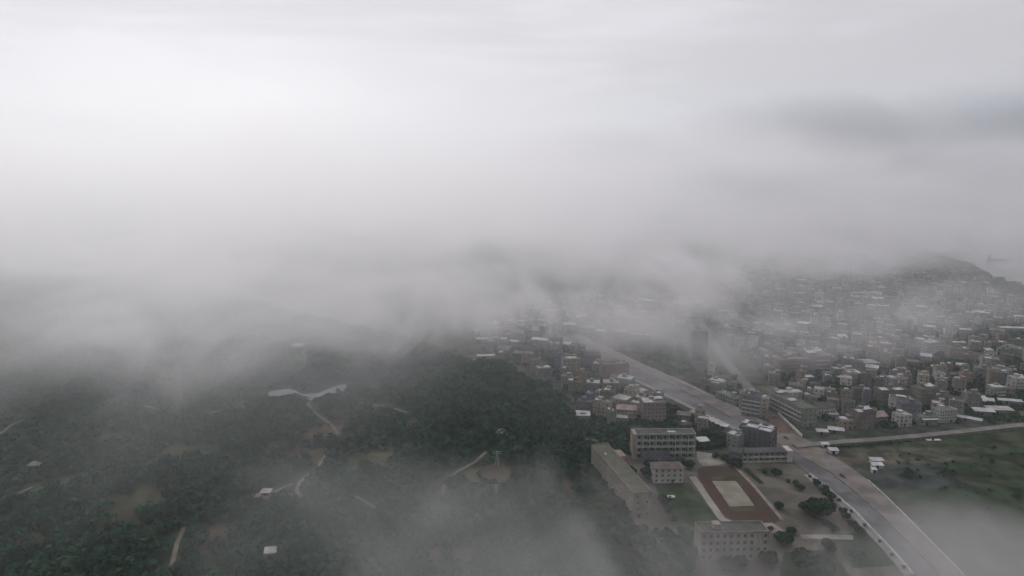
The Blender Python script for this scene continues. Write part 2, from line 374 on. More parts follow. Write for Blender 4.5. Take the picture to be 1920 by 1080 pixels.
# ------------------------------------------------------------------ buildings
random.seed(11)
FOOTS = []          # (x, y, r) of everything that stands
LANDMARKS = []      # (px, py, phrase)
def window_mesh(w, h):
    k = ('win', round(w, 1), round(h, 1))
    if k not in MATS:
        mb = MB(); f = .09
        mb.box((-w / 2, -.06, 0), (w / 2, .02, h), 0)
        for lo, hi in (((-w / 2 - f, -.1, -f), (w / 2 + f, .02, 0)), ((-w / 2 - f, -.1, h), (w / 2 + f, .02, h + f)), ((-w / 2 - f, -.1, 0), (-w / 2, .02, h)), ((w / 2, -.1, 0), (w / 2 + f, .02, h)), ((-.03, -.08, 0), (.03, -.061, h))):
            mb.box(lo, hi, 1)
        MATS[k] = mb.mesh('window', [GLASS, FRAME])
    return MATS[k]
def pane_mesh(w, h):
    k = ('pane', round(w, 1), round(h, 1))
    if k not in MATS: MATS[k] = MB().box((-w / 2, -.05, 0), (w / 2, .05, h)).mesh('window', [GLASS])
    return MATS[k]
def frame_mesh(w, h):
    k = ('frm', round(w, 1), round(h, 1))
    if k not in MATS:
        mb = MB(); f = .12
        for lo, hi in (((-w / 2 - f, -.12, -f), (w / 2 + f, .02, 0)), ((-w / 2 - f, -.12, h), (w / 2 + f, .02, h + f)), ((-w / 2 - f, -.12, 0), (-w / 2, .02, h)), ((w / 2, -.12, 0), (w / 2 + f, .02, h)), ((-.04, -.1, 0), (.04, -.055, h))): mb.box(lo, hi)
        MATS[k] = mb.mesh('frame', [FRAME])
    return MATS[k]
def facade(root, w, d, z0, z1, st, pitch=3.2, ww=1.3, wh=1.5, sides=('f', 'l', 'r'), detail=False, cap=80, skip=0.0, rnd=random):
    """windows, storey by storey, on the sides one can see"""
    fh = (z1 - z0) / st; n = 0
    for s in sides:
        ln = w if s in 'fb' else d; k = max(1, int((ln - 1.2) / pitch))
        for j in range(st):
            for i in range(k):
                if n >= cap or rnd.random() < skip: continue
                u = -ln / 2 + ln * (i + .5) / k; z = z0 + j * fh + fh * .32
                loc, rz = {'f': ((u, -d / 2, z), 0), 'b': ((u, d / 2, z), math.pi), 'l': ((-w / 2, -u, z), -math.pi / 2), 'r': ((w / 2, u, z), math.pi / 2)}[s]
                hh = min(wh, fh * .58)
                if detail:
                    o = put(pane_mesh(ww, hh), 'window', root, loc, rz); put(frame_mesh(ww, hh), 'frame', o, (0, 0, 0))
                else: put(window_mesh(ww, hh), 'window', root, loc, rz)
                n += 1
def roof_flat(root, w, d, h, rk, wk, rnd, white=(), head=True):
    mb = MB(); p = .22; ph = .9
    mb.box((-w / 2 - .12, -d / 2 - .12, h + .0), (w / 2 + .12, d / 2 + .12, h + .16), 0)
    r = mb.build('roof', [roofmat(rk)], root)
    pb = MB()
    for lo, hi in (((-w / 2, -d / 2, h + .16), (w / 2, -d / 2 + p, h + ph)), ((-w / 2, d / 2 - p, h + .16), (w / 2, d / 2, h + ph)), ((-w / 2, -d / 2 + p, h + .16), (-w / 2 + p, d / 2 - p, h + ph)), ((w / 2 - p, -d / 2 + p, h + .16), (w / 2, d / 2 - p, h + ph))): pb.box(lo, hi)
    pb.build('parapet', [wallmat(wk)], r)
    if head and w > 7 and d > 7:
        a, b = rnd.uniform(-w * .3, w * .2), rnd.uniform(-.05, d * .25); hb = MB()
        hb.box((a, b - 1.6, h + .16), (a + 3.4, b + 2.0, h + 2.9)).box((a - .3, b - 1.9, h + 2.9), (a + 3.7, b + 2.3, h + 3.1))
        hb.build('stair_head', [wallmat(wk)], r)
    if rnd.random() < .5 and w > 6:
        a, b = rnd.uniform(-w * .35, w * .35), rnd.uniform(-d * .2, d * .3); MB().cyl((a, b), .7, .7, h + .5, h + 1.9, 10).build('water_tank', [mat('steel_tank', (.4, .42, .43), .4, .1, 1, .5)], r)
    for q in white:         # sheet-metal canopies over parts of the roof, in fractions of the plan
        x0, x1, y0, y1, z = q; cb = MB(); X0, X1, Y0, Y1 = -w / 2 + w * x0, -w / 2 + w * x1, -d / 2 + d * y0, -d / 2 + d * y1
        i = h + .3 + z; cb.poly([(X0, Y0, i), (X1, Y0, i), (X1, Y1, i + .5), (X0, Y1, i + .5)]); cb.poly([(X0, Y0, i - .08), (X0, Y1, i + .42), (X1, Y1, i + .42), (X1, Y0, i - .08)])
        cb.box((X0, Y0, i - .1), (X1, Y0 + .06, i + .02))
        for xx in (X0 + .2, X1 - .3):
            for yy in (Y0 + .2, Y1 - .3): cb.box((xx, yy, h + .16), (xx + .1, yy + .1, i - .06))
        cb.build('roof_canopy', [roofmat('white')], r)
    return r
def roof_pitched(root, w, d, h, rk, kind, rise=None):
    e = .6; rise = rise or d * .22; x0, x1, y0, y1 = -w / 2 - e, w / 2 + e, -d / 2 - e, d / 2 + e; z = h; k = (d / 2 if kind == 'hip' else 0)
    A, B = (-w / 2 + k, 0, h + rise), (w / 2 - k, 0, h + rise)
    if kind == 'gable': A, B = (x0, 0, h + rise), (x1, 0, h + rise)
    mb = MB(); c = [(x0, y0, z), (x1, y0, z), (x1, y1, z), (x0, y1, z)]
    mb.poly([c[0], c[1], B, A]); mb.poly([c[2], c[3], A, B]); mb.poly([c[1], c[2], B]); mb.poly([c[3], c[0], A]); mb.poly([c[3], c[2], c[1], c[0]])
    mb.box((x0 - .02, y0 - .05, z - .2), (x1 + .02, y0 + .02, z + .02))
    return mb.build('roof', [roofmat(rk)], root)
def walls(root, w, d, h, st, wk, bands=True, z0=-1.0):
    mb = MB().box((-w / 2, -d / 2, z0), (w / 2, d / 2, h)); fh = h / st
    if bands:
        for j in range(1, st + (0)):
            z = fh * j; mb.box((-w / 2 - .1, -d / 2 - .1, z - .12), (w / 2 + .1, d / 2 + .1, z + .1))
    return mb.build('wall', [wallmat(wk)], root)
def balconies(root, w, d, h, st, wk, a=.1, b=.9):
    fh = h / st
    for j in range(1, st):
        z = fh * j; X0, X1 = -w / 2 + w * a, -w / 2 + w * b
        MB().box((X0, -d / 2 - 1.3, z - .1), (X1, -d / 2 - .101, z + .12)).box((X0, -d / 2 - 1.3, z + .12), (X1, -d / 2 - 1.15, z + 1.05)).box((X0, -d / 2 - 1.15, z + .12), (X0 + .12, -d / 2 - .101, z + 1.05)).box((X1 - .12, -d / 2 - 1.15, z + .12), (X1, -d / 2 - .101, z + 1.05)).build('balcony', [CONC], root)
def door(root, u, d, w=1.4, h=2.3, mk='dark'):
    MB().box((u - w / 2, -d / 2 - .07, 0), (u + w / 2, -d / 2 + .02, h)).build('door', [mat('painted_door', (.06, .075, .07), .6, .1, 1)], root)
def place(p1, p2, top, depth, name, z=0.0):
    a, b = at(*p1, z), at(*p2, z); h = height_for(a.x, a.y, top) - z; v = b - a; w = v.length; rz = math.atan2(v.y, v.x)
    c = (a + b) / 2 + Vector((-math.sin(rz), math.cos(rz), 0)) * depth / 2
    root = empty(name, (c.x, c.y, z), rz)
    n = max(1, int(max(w, depth) / 10)); ax = Vector((math.cos(rz), math.sin(rz), 0)) if w > depth else Vector((-math.sin(rz), math.cos(rz), 0)); sp = max(w, depth); r = min(w, depth) / 2 + 1
    for k in range(n): q = c + ax * sp * ((k + .5) / n - .5); FOOTS.append((q.x, q.y, max(r, sp / n / 2)))
    return root, w, h
def bld(p1, p2, top, depth, label, cat='house', name='house', wall='grey', roof='dark', st=None, kind='flat', white=(), bal=None, detail=False, sides=('f', 'l', 'r'), pitch=3.2, ww=1.3, wh=1.5, ref=None, group=None, head=True, skip=.06, z=0.0, cap=80):
    root, w, h = place(p1, p2, top, depth, name, z)
    h = max(2.6, h); st = st or max(1, round(h / 3.3)); tag(root, label, cat, group)
    wl = walls(root, w, depth, h, st, wall)
    if kind == 'flat': roof_flat(root, w, depth, h, roof, wall, random, white, head)
    else: roof_pitched(root, w, depth, h, roof, kind)
    facade(root, w, depth, 0, h, st, pitch, ww, wh, sides, detail, cap, skip)
    door(root, random.uniform(-w * .2, w * .2), depth)
    if bal: balconies(root, w, depth, h, st, wall, *bal)
    if ref: LANDMARKS.append(((p1[0] + p2[0]) / 2, (p1[1] + top) / 2, ref))
    return root, w, h
# -- the school
def classroom_block():
    d = 10.0; root, w, h = place((1193, 862), (1302, 861), 816, d, 'school_building'); st = 4; fh = h / st; nb = 9
    tag(root, 'four-storey school block with open corridor galleries and dark flat roof behind the white dormitory', 'school'); LANDMARKS.append((1247, 838, 'the galleried school block'))
    G = mat('painted_render_pale_green', (.25, .30, .235), .9, .15, .2, .15, .3); gal = 2.2; f = -d / 2
    MB().box((-w / 2 + .01, f + gal, -1), (w / 2 - .01, d / 2, h)).build('wall', [wallmat('green-grey')], root)
    MB().box((-w / 2 - 2.6, f - .02, -1), (-w / 2, d / 2 + .02, h + .8)).build('stair_tower', [wallmat('cream')], root)
    MB().box((w / 2 - .01, f, -1), (w / 2 + .29, d / 2, h)).build('end_wall', [wallmat('cream')], root)
    r = MB().box((-w / 2 - .4, f - .3, h + .002), (w / 2 + .4, d / 2 + .3, h + .3)).build('roof', [roofmat('dark')], root)
    pb = MB().box((-w / 2 - .4, f - .3, h + .3), (w / 2 + .4, f - .1, h + .95)).box((-w / 2 - .4, d / 2 + .1, h + .3), (w / 2 + .4, d / 2 + .3, h + .95)).box((w / 2 + .2, f - .1, h + .3), (w / 2 + .4, d / 2 + .1, h + .95))
    pb.build('parapet', [CONC], r); MB().box((w * .05, -1.5, h + .3), (w * .19, 1.4, h + .62)).build('roof_panel', [roofmat('pale')], r)
    for j in range(st):
        z = j * fh
        MB().box((-w / 2, f, z - .15 if j else -.2), (w / 2 - .012, f + gal - .01, z + .15)).build('gallery_floor', [CONC], root)
        MB().box((-w / 2, f, z + .15), (w / 2 - .012, f + .15, z + 1.2)).build('gallery_rail', [G], root)
        for i in range(nb):
            u = -w / 2 + w * (i + .5) / nb; hh = fh * .45
            o = put(pane_mesh(2.2, hh), 'window', root, (u - .5, f + gal, z + 1.1)); put(frame_mesh(2.2, hh), 'frame', o, (0, 0, 0))
            if i % 2: MB().box((u + 1.2, f + gal - .06, z + .16), (u + 2.1, f + gal + .02, z + 2.4)).build('door', [mat('painted_door', (0, 0, 0))], root)
    for i in range(nb + 1):
        u = -w / 2 + w * i / nb; u = min(max(u, -w / 2 + .2), w / 2 - .22)
        MB().box((u - .2, f - .06, -.2), (u + .2, f + .3, h)).build('column', [CONC], root)
classroom_block()
bld((1205, 868), (1257, 867), 851, 9, 'low dark-roofed school annex standing in front of the galleried block', 'school annex', 'annex', 'blue-grey', 'dark', 2, detail=True, head=False, ref='the low school annex')
bld((1225, 906), (1281, 905), 879, 10, 'white three-storey dormitory with a reddish hipped roof beside the lawn', 'dormitory', 'dormitory', 'white', 'rust', 3, 'hip', detail=True, pitch=3.4, ww=1.2, wh=1.5, skip=0, ref='the white dormitory')
r_, w_, h_ = bld((1186, 972), (1221, 968), 927, 74, 'long narrow grey-olive block whose windowed end faces the photographer, at the edge of the wood', 'school block', 'long_block', 'cream', 'olive', 4, 'flat', detail=True, pitch=4.2, ww=1.2, wh=1.5, skip=.1, head=False, ref='the long olive block', cap=90)
MB().box((w_ / 2 + .003, 20, -1), (w_ / 2 + 7, 31, h_ - 2)).build('side_wing', [wallmat('tan')], r_)
bld((1312, 1052), (1439, 1049), 1001, 11, 'long school block with tall window bays at the near end of the running track', 'school block', 'school_building', 'cream', 'dark', 4, 'flat', detail=True, pitch=3.3, ww=1.7, wh=2.1, skip=.12, ref='the long block by the track', sides=('f', 'r'), cap=90)
def gallery_small():
    d = 8.5; root, w, h = place((1392, 868), (1475, 866), 850, d, 'school_building'); f = -d / 2; fh = h / 2
    tag(root, 'low two-storey school wing with one long gallery and a pale stair tower beside the road', 'school wing'); LANDMARKS.append((1433, 858, 'the low school wing'))
    MB().box((-w / 2, f + 1.8, -1), (w / 2, d / 2, h)).build('wall', [wallmat('green-grey')], root)
    MB().box((-w / 2 - .4, f - .3, h + .002), (w / 2 + .4, d / 2 + .3, h + .35)).build('roof', [roofmat('dark')], root)
    for j in range(2): MB().box((-w / 2, f, fh * j - .1), (w / 2, f + 1.79, fh * j + .12)).box((-w / 2, f, fh * j + .12), (w / 2, f + .14, fh * j + 1.1)).build('gallery_floor', [CONC], root)
    for i in range(9):
        u = -w / 2 + .2 + (w - .4) * i / 8; MB().box((u - .15, f - .05, -.1), (u + .15, f + .2, h)).build('column', [CONC], root)
        for j in range(2):
            if i < 8: o = put(pane_mesh(1.9, 1.3), 'window', root, (u + w / 16, f + 1.8, fh * j + 1.1)); put(frame_mesh(1.9, 1.3), 'frame', o, (0, 0, 0))
    MB().box((w / 2 + .003, f - .8, -1), (w / 2 + 3.6, d / 2, h + 1.4)).box((w / 2 + 1.5, f - .86, 0), (w / 2 + 1.9, f - .79, h + 1.2)).build('stair_tower', [wallmat('white')], root)
gallery_small()
MB_ = MB
bld((1366, 866), (1388, 870), 846, 9, 'small gabled building with a pale gable joined to the low school wing', 'outbuilding', 'outbuilding', 'blue-grey', 'dark', 2, 'gable', ref='the pale-gabled outbuilding')
bld((1384, 834), (1443, 849), 800, 14, 'large dark block with white sheet canopies on its roof, above the low school wing', 'apartment block', 'apartment_block', 'dark', 'grey', 4, white=((.2, .55, .1, .4, 1.2), (.5, .95, .45, .75, 1.6), (.6, .98, .05, .35, 1), (.0, .14, .4, .9, 1.5)), ref='the large dark roadside block')
bld((1361, 836), (1383, 843), 813, 11, 'green-grey house with pale broken roof, left of the large dark roadside block', 'house', 'house', 'green-grey', 'pale', 3, white=((.1, .6, .0, .5, .6), (.5, .9, .5, .9, .9)))
def shed(px, py, w, d, label, h=3.0, rz=0.0, roof='white', wall='grey', name='shed', cat='shed', ref=None, z=0.0, rise=.6):
    p = at(px, py, z); root = empty(name, (p.x, p.y, z), R(rz)); tag(root, label, cat)
    MB().box((-w / 2, -d / 2, -.5), (w / 2, d / 2, h)).build('wall', [wallmat(wall)], root)
    e = .5; mb = MB(); mb.poly([(-w / 2 - e, -d / 2 - e, h + .05), (w / 2 + e, -d / 2 - e, h + .05), (w / 2 + e, d / 2 + e, h + rise), (-w / 2 - e, d / 2 + e, h + rise)])
    mb.poly([(-w / 2 - e, -d / 2 - e, h + .002), (-w / 2 - e, d / 2 + e, h + rise - .06), (w / 2 + e, d / 2 + e, h + rise - .06), (w / 2 + e, -d / 2 - e, h + .002)])
    mb.box((-w / 2 - e, -d / 2 - e - .05, h - .1), (w / 2 + e, -d / 2 - e, h + .06))
    mb.build('roof', [roofmat(roof)], root)
    MB().box((-w * .2, -d / 2 - .06, -.2), (-w * .2 + 1.6, -d / 2 + .02, 2.2)).build('door', [mat('painted_door', (0, 0, 0))], root)
    FOOTS.append((p.x, p.y, max(w, d) / 2 + 1))
    if ref: LANDMARKS.append((px, py, ref))
    return root
shed(1317, 832, 8, 7, 'white-roofed shed right of the galleried school block', 3.4, 10, ref='the white-roofed school shed')
shed(1256, 935, 5, 1.6, 'narrow white canopy lying across the green lawn', 1.4, 0, rise=.3)
# -- landmarks of the town, right of the main street
W4 = ((.05, .6, .1, .9, .9),)
B = bld
ro_, rw_, rh_ = B((1505, 801), (1531, 798), 768, 60, 'long apartment row facing the side street, its pale narrow end toward the junction', 'apartment row', 'apartment_row', 'green-grey', 'olive', 4, white=((.3, .9, .62, .72, 1.2), (.1, .6, .3, .38, .8)), pitch=3.6, ref='the long street row', cap=90, skip=.12, sides=('l', 'f'))
for j in range(1, 4):
    z = rh_ * j / 4; MB().box((-rw_ / 2 - 1.2, -28, z - .1), (-rw_ / 2 - .12, 29, z + .1)).box((-rw_ / 2 - 1.2, -28, z + .1), (-rw_ / 2 - 1.08, 29, z + 1.0)).build('balcony', [CONC], ro_)
B((1476, 762), (1503, 760), 739, 10, 'white rooftop-level block with a bright white roof, rising over the long street row', 'apartment block', 'apartment_block', 'white', 'white', 5, white=((.02, .98, .0, .6, 1.0),), ref='the bright white rooftop')
B((1533, 783), (1566, 781), 766, 14, 'dark gabled hall with white pilastered front, right of the long street row', 'hall', 'hall', 'white', 'dark', 1, 'gable', ref='the dark gabled hall', pitch=2.2, ww=1.2, wh=2.6)
B((1608, 807), (1641, 804), 775, 12, 'orange-brown four-storey house with white roof panels beside the shore road', 'house', 'house', 'brown', 'dark', 4, white=((.02, .3, .05, .5, .5), (.3, .95, .3, .8, .9)), ref='the orange-brown house')
B((1579, 806), (1607, 805), 791, 10, 'low two-storey house with pale roof, left of the orange-brown house', 'house', 'house', 'tan', 'pale', 2, white=((.1, .5, .3, .8, .7),), ww=2.0)
shed(1567, 810, 11, 6, 'open shed with a slatted bright white roof by the junction', 2.6, -20, ref='the slatted white shed')
shed(1541, 813, 8, 5, 'small white shed nearest the junction end of the shore road', 2.4, -12)
B((1642, 796), (1664, 794), 782, 12, 'pinkish low-roofed house just right of the orange-brown house', 'house', 'house', 'pink', 'pink', 2, 'gable')
B((1652, 758), (1703, 756), 734, 12, 'wide brown three-storey house with two white roof panels', 'house', 'house', 'brown', 'dark', 3, white=((.02, .28, .1, .6, .5), (.48, .82, .05, .45, .4)), ref='the wide brown house')
B((1670, 731), (1700, 729), 712, 10, 'small white-fronted house with dark gaps between its pillars, behind the wide brown house', 'house', 'house', 'white', 'grey', 3, white=((.1, .4, .3, .8, .6),), pitch=2.4, ww=1.4)
B((1725, 765), (1757, 763), 731, 12, 'tall greenish-grey house with a white stair head, right of the wide brown house', 'apartment block', 'apartment_block', 'olive', 'grey', 5, white=((.4, .9, .2, .6, 1.6),), ref='the tall greenish block')
B((1757, 771), (1786, 769), 747, 12, 'yellow-grey three-storey house stepping down beside the tall greenish block', 'house', 'house', 'olive', 'dark', 3, white=((.4, .8, .5, .9, .8),))
B((1760, 793), (1793, 791), 771, 8, 'white house whose whole front is a grid of small windows, above the shore road', 'house', 'house', 'white', 'grey', 4, pitch=2.0, ww=1.0, wh=1.3, ref='the white gridded house', skip=0, cap=95)
B((1686, 801), (1709, 799), 781, 9, 'small white house with an open upper storey beside the shore road', 'house', 'house', 'white', 'pale', 3, white=((.2, .6, .2, .6, .8),), bal=(.1, .9), ref='the small white shore house')
B((1724, 798), (1758, 797), 784, 9, 'low grey house with a pale awning, left of the white gridded house', 'house', 'house', 'green-grey', 'grey', 1, white=((.05, .95, -.3, .2, -.9),))
B((1711, 655), (1738, 659), 636, 12, 'blank grey wall block with pale roof, left half of the paired tower houses', 'apartment block', 'apartment_block', 'green-grey', 'pale', 4, white=((.1, .7, .1, .7, .5),), skip=.8)
B((1740, 668), (1772, 662), 646, 14, 'white tower house with dark window openings, right half of the paired tower houses', 'apartment block', 'apartment_block', 'white', 'dark', 4, white=((.1, .65, .1, .7, .7),), pitch=2.8, ref='the paired tower houses')
B((1683, 606), (1713, 611), 594, 10, 'white four-windowed block standing alone behind the paired tower houses', 'apartment block', 'apartment_block', 'white', 'grey', 3, ref='the lone white block')
B((1597, 561), (1653, 560), 550, 10, 'long pale two-storey hall far back in the town', 'hall', 'hall', 'white', 'pale', 2, ref='the long pale hall', pitch=4.5, ww=2.2)
B((1440, 729), (1461, 731), 702, 12, 'tall pinkish house behind the long street row', 'apartment block', 'apartment_block', 'pink', 'grey', 5, ref='the tall pinkish house')
B((1459, 702), (1517, 700), 676, 12, 'broad pinkish three-storey block with rows of dark windows', 'apartment block', 'apartment_block', 'pink', 'grey', 4, ref='the broad pinkish block', pitch=2.6, cap=95)
B((1516, 699), (1558, 698), 669, 13, 'stacked pinkish house topped by three white roof pieces', 'apartment block', 'apartment_block', 'pink', 'grey', 4, white=((.0, .4, .3, .9, 2.8), (.4, .75, .6, 1.0, 3.4), (.7, 1.1, .0, .4, -.8)), ref='the stacked pinkish house', bal=(.3, .9))
B((1611, 693), (1648, 692), 681, 12, 'pale brown hip-roofed house among dark roofs', 'house', 'house', 'tan', 'pale', 2, 'hip', ref='the hip-roofed tan house')
B((1590, 723), (1618, 721), 703, 10, 'white-roofed stepped house, right of the stacked pinkish house', 'house', 'house', 'cream', 'white', 3, white=((.1, .8, .1, .9, 1.6), (-.6, -.02, .0, .5, -2.5)), ref='the white stepped house')
B((1567, 706), (1602, 704), 694, 10, 'low house under two separate white roofs behind the white stepped house', 'house', 'house', 'grey', 'grey', 2, white=((.0, .6, .2, .7, .4), (.72, 1.05, .5, .9, .8)))
shed(1511, 713, 13, 5, 'long thin white-roofed shed below the broad pinkish block', 4, 4)
shed(1843, 776, 15, 8, 'low warehouse with white roof above the shore road, left one of two side by side', 3.5, -12, name='warehouse', cat='warehouse')
shed(1872, 773, 19, 9, 'low warehouse with broad pinkish-white roof, right one of two side by side', 3.5, -6, 'pale', name='warehouse', cat='warehouse', ref='the twin white warehouses')
shed(1817, 789, 17, 4.5, 'slanting row of white lean-to roofs between white gridded house and warehouses', 2.5, -38)
shed(1902, 620, 34, 7, 'long low white-roofed shed far back at the right edge', 4, -8, ref='the long white shed')
shed(1750, 826, 10, 2, 'thin pale slab roof lying in the scrub below the shore road', .6, 3, rise=.1)
B((1862, 748), (1884, 747), 730, 9, 'white house with an open pillared upper floor near the right edge', 'house', 'house', 'green-grey', 'white', 3, white=((.0, .9, .0, .9, 1.5),), bal=(.1, .9), ref='the pillared white house')
shed(1893, 756, 18, 5, 'low strip of white roofs right of the pillared white house', 2.8, -18)
B((1904, 735), (1926, 733), 711, 10, 'narrow white house with balconies cut by the right edge', 'house', 'house', 'white', 'white', 4, bal=(.1, .9), ref='the white edge house')
shed(1822, 742, 9, 6, 'small white roof, uppermost of the stepped white roofs above the warehouses', 3.2, -10)
shed(1836, 750, 9, 5, 'small white roof, middle one of the stepped white roofs above the warehouses', 3.0, -14)
shed(1852, 758, 8, 7, 'small tilted white roof, lowest of the stepped white roofs above the warehouses', 3.4, -30, rise=1.6)
shed(1754, 694, 7, 6, 'white courtyard roof with a dark opening, in front of the paired tower houses', 4, 0)
shed(1764, 701, 9, 4, 'low white canopy just below the white courtyard roof', 2.6, 5)
shed(1852, 662, 7, 6, 'bright little peaked white roof beside a red wall', 4, 0, wall='red', rise=1.2)
shed(1796, 646, 16, 3.5, 'thin row of white roofs right of the paired tower houses', 3, -4)
# -- along the main road
B((1340, 747), (1380, 762), 735, 10, 'pale shop row with open pillared front beside the main road', 'shop row', 'shop_row', 'green-grey', 'grey', 2, pitch=2.6, ww=1.8, wh=2.0, ref='the pillared shop row')
B((1390, 778), (1423, 784), 742, 14, 'banded grey corner block with wrap-around balconies where the side street meets the road', 'apartment block', 'apartment_block', 'blue-grey', 'dark', 5, bal=(-.02, 1.02), ref='the banded corner block', pitch=2.6)
B((1424, 783), (1439, 785), 748, 9, 'narrow cream house pressed against the banded corner block', 'house', 'house', 'cream', 'pale', 5, white=((.1, .7, .5, .95, .4),))
B((1325, 726), (1354, 733), 713, 11, 'white-roofed low house between wood and pillared shop row', 'house', 'house', 'grey', 'white', 2, white=((.1, .9, .1, .8, 1),))
B((1296, 676), (1326, 676), 622, 16, 'tall dark apartment tower standing in the fog above the wooded lot', 'tower block', 'tower_block', 'dark', 'dark', 9, ref='the tall dark tower', cap=95)
B((1150, 656), (1182, 659), 622, 12, 'pale fogbound apartment slab, left of the pair across from the road end', 'apartment block', 'apartment_block', 'cream', 'pale', 6, ref='the pale apartment slabs', cap=95)
B((1184, 660), (1219, 662), 628, 12, 'pale fogbound apartment slab, right of the pair across from the road end', 'apartment block', 'apartment_block', 'green-grey', 'pale', 6, cap=95)
B((1156, 788), (1193, 790), 767, 11, 'cream villa with pinkish hipped roof left of the tall grey block', 'villa', 'villa', 'cream', 'pink', 3, 'hip', pitch=2.8, ref='the pink-roofed villa', detail=True)
shed(1166, 791, 8, 6, 'white lean-to roof in front of the pink-roofed villa', 4.5, -10)
B((1205, 792), (1248, 791), 757, 13, 'tall grey-pink apartment block with pale roof panels behind the galleried school', 'apartment block', 'apartment_block', 'pink', 'grey', 5, white=((.05, .45, .1, .9, .4), (.6, .95, .55, .95, 1.2)), ref='the tall grey-pink block', pitch=2.8, detail=True, cap=40)
B((1189, 770), (1206, 772), 746, 12, 'narrow grey house with pale flat roof touching the tall grey-pink block', 'house', 'house', 'grey', 'pale', 4)
B((1079, 789), (1107, 790), 781, 12, 'low courtyard house with square white roof ring at the foot of the hill', 'house', 'house', 'grey', 'dark', 1, white=((.0, .3, .0, 1.0, .3), (.7, 1.0, .0, 1.0, .3), (.3, .7, .65, 1.0, .3), (.3, .7, .0, .25, .3)), head=False, ref='the white courtyard house')
B((1099, 731), (1124, 732), 719, 12, 'white-roofed house left of the similar pale house below the red building', 'house', 'house', 'grey', 'white', 2)
B((1131, 734), (1160, 735), 719, 13, 'pale-roofed house with parapet wall below the red building', 'house', 'house', 'tan', 'pale', 3)
B((1130, 712), (1179, 709), 686, 12, 'red-walled building at the left edge of the main road', 'apartment block', 'apartment_block', 'red', 'olive', 4, ref='the red building', skip=.3)
B((1056, 701), (1088, 700), 675, 12, 'cream four-storey house with white roof piece behind the wooded hill', 'apartment block', 'apartment_block', 'cream', 'grey', 4, white=((.2, .8, .1, .6, .8),), ref='the cream hill house')
B((1009, 708), (1034, 706), 692, 11, 'blue-grey house with white roof at the top edge of the wooded hill', 'house', 'house', 'blue-grey', 'white', 3, ref='the blue-grey hill house')
B((1096, 692), (1126, 690), 668, 12, 'blue-grey gabled house left of the red building', 'house', 'house', 'blue-grey', 'dark', 3, 'gable')
B((1178, 740), (1203, 748), 728, 10, 'low pale-roofed roadside house below the red building', 'house', 'house', 'cream', 'pale', 2)
shed(1014, 642, 22, 9, 'large pale slanting roof in the fog behind the wooded hill', 4, -22, ref='the pale slanting roof')
shed(1068, 613, 15, 10, 'faint pale roof deep in the fog beyond the slanting roof', 4, -10)
shed(905, 641, 14, 6, 'faint pale roof, left one of two in fog above the dark hill', 4, -5)
shed(940, 641, 12, 6, 'faint pale roof, right one of two in fog above the dark hill', 4, 8, ref='the faint paired roofs')
shed(912, 672, 20, 5, 'long pale roof at the upper edge of the dark hill', 3.5, 6)
shed(886, 681, 9, 4, 'small pinkish roof left of the long pale roof on the hill edge', 3.5, 0, 'pink')
shed(801, 685, 10, 6, 'solitary white house on the grassy slope in fog', 5, 0, wall='white', ref='the solitary white house')
def hillshed(px, py, w, d, label, **k):
    p = terr(px, py); q = shed(px, py, w, d, label, **k); q.location = (p.x, p.y, p.z); FOOTS[-1] = (p.x, p.y, max(w, d) / 2 + 4); return q
hillshed(559, 654, 12, 8, 'white-roofed farmhouse above the winding path beyond the pond', h=4, rz=-15)
hillshed(508, 1045, 5, 4, 'small white tilted roof hut in the dark wood near the bottom', h=3.5, rz=12, rise=1.0, roof='pale')
hillshed(500, 928, 5, 4, 'tiny pale hut where two earth tracks meet in the wood', h=2.4, roof='pale')
hillshed(68, 878, 7, 5, 'faint grey hut in the wood near the left edge', h=3, roof='grey')
for i, (px, py) in enumerate(((1322, 788), (1331, 792), (1340, 796), (1349, 800), (1358, 804), (1311, 784), (1300, 779))):
    w_ = ('nearest the large dark roadside block', 'second from the large dark block', 'third from the large dark block', 'fourth from the large dark block', 'fifth from the large dark block', 'sixth from the large dark block', 'farthest from the large dark block')
    idx = sorted((1358, 1349, 1340, 1331, 1322, 1311, 1300), reverse=True).index(px)
    s_ = shed(px, py, 5.5, 5, 'roadside stall with pale awning roof, ' + w_[idx], 3, -32, random.choice(('pale', 'white', 'pink')), name='roadside_stall', cat='stall'); s_['group'] = 'row of roadside stalls'
for px, py, w, d, lab in ((1547, 838, 5, 3, 'small white cabin just below the shore road near the junction'), (1562, 849, 6, 4, 'grey-white cabin on the earth below the small junction cabin'),
                          (1643, 868, 8, 4.5, 'white shed on open ground beyond the dusty verge, upper of two'), (1644, 877, 7, 4, 'white shed on open ground beyond the dusty verge, lower of two'),
                          (1638, 886, 3, 2.5, 'tiny white tank-like hut below the pair of white sheds')):
    shed(px, py, w, d, lab, 2.6, -4, wall='white')
LANDMARKS.append((1643, 872, 'the white field sheds'))
# the wall between school and road, its saplings, the debris in the field
wl = band('boundary_wall', offset(RL[7:12], -.4), offset(RL[7:12], -.75), 0, 1.7, mat('whitewashed_wall', (.46, .45, .42), .9, .25, .3, .15, .3), None)
tag(wl, 'low whitewashed wall between the school grounds and the main road', 'wall')
band('pavement', offset(RL[7:12], -.8), offset(RL[7:12], -4.6), .013, .15, PAVE)
wl = band('boundary_wall', gp((1458, 777), (1480, 798), (1503, 820)), [p + Vector((.6, .1, 0)) for p in gp((1458, 777), (1480, 798), (1503, 820))], 0, 2.2, mat('whitewashed_wall', (0, 0, 0)), None)
tag(wl, 'straight white wall beside the red earth lot at the junction', 'wall')
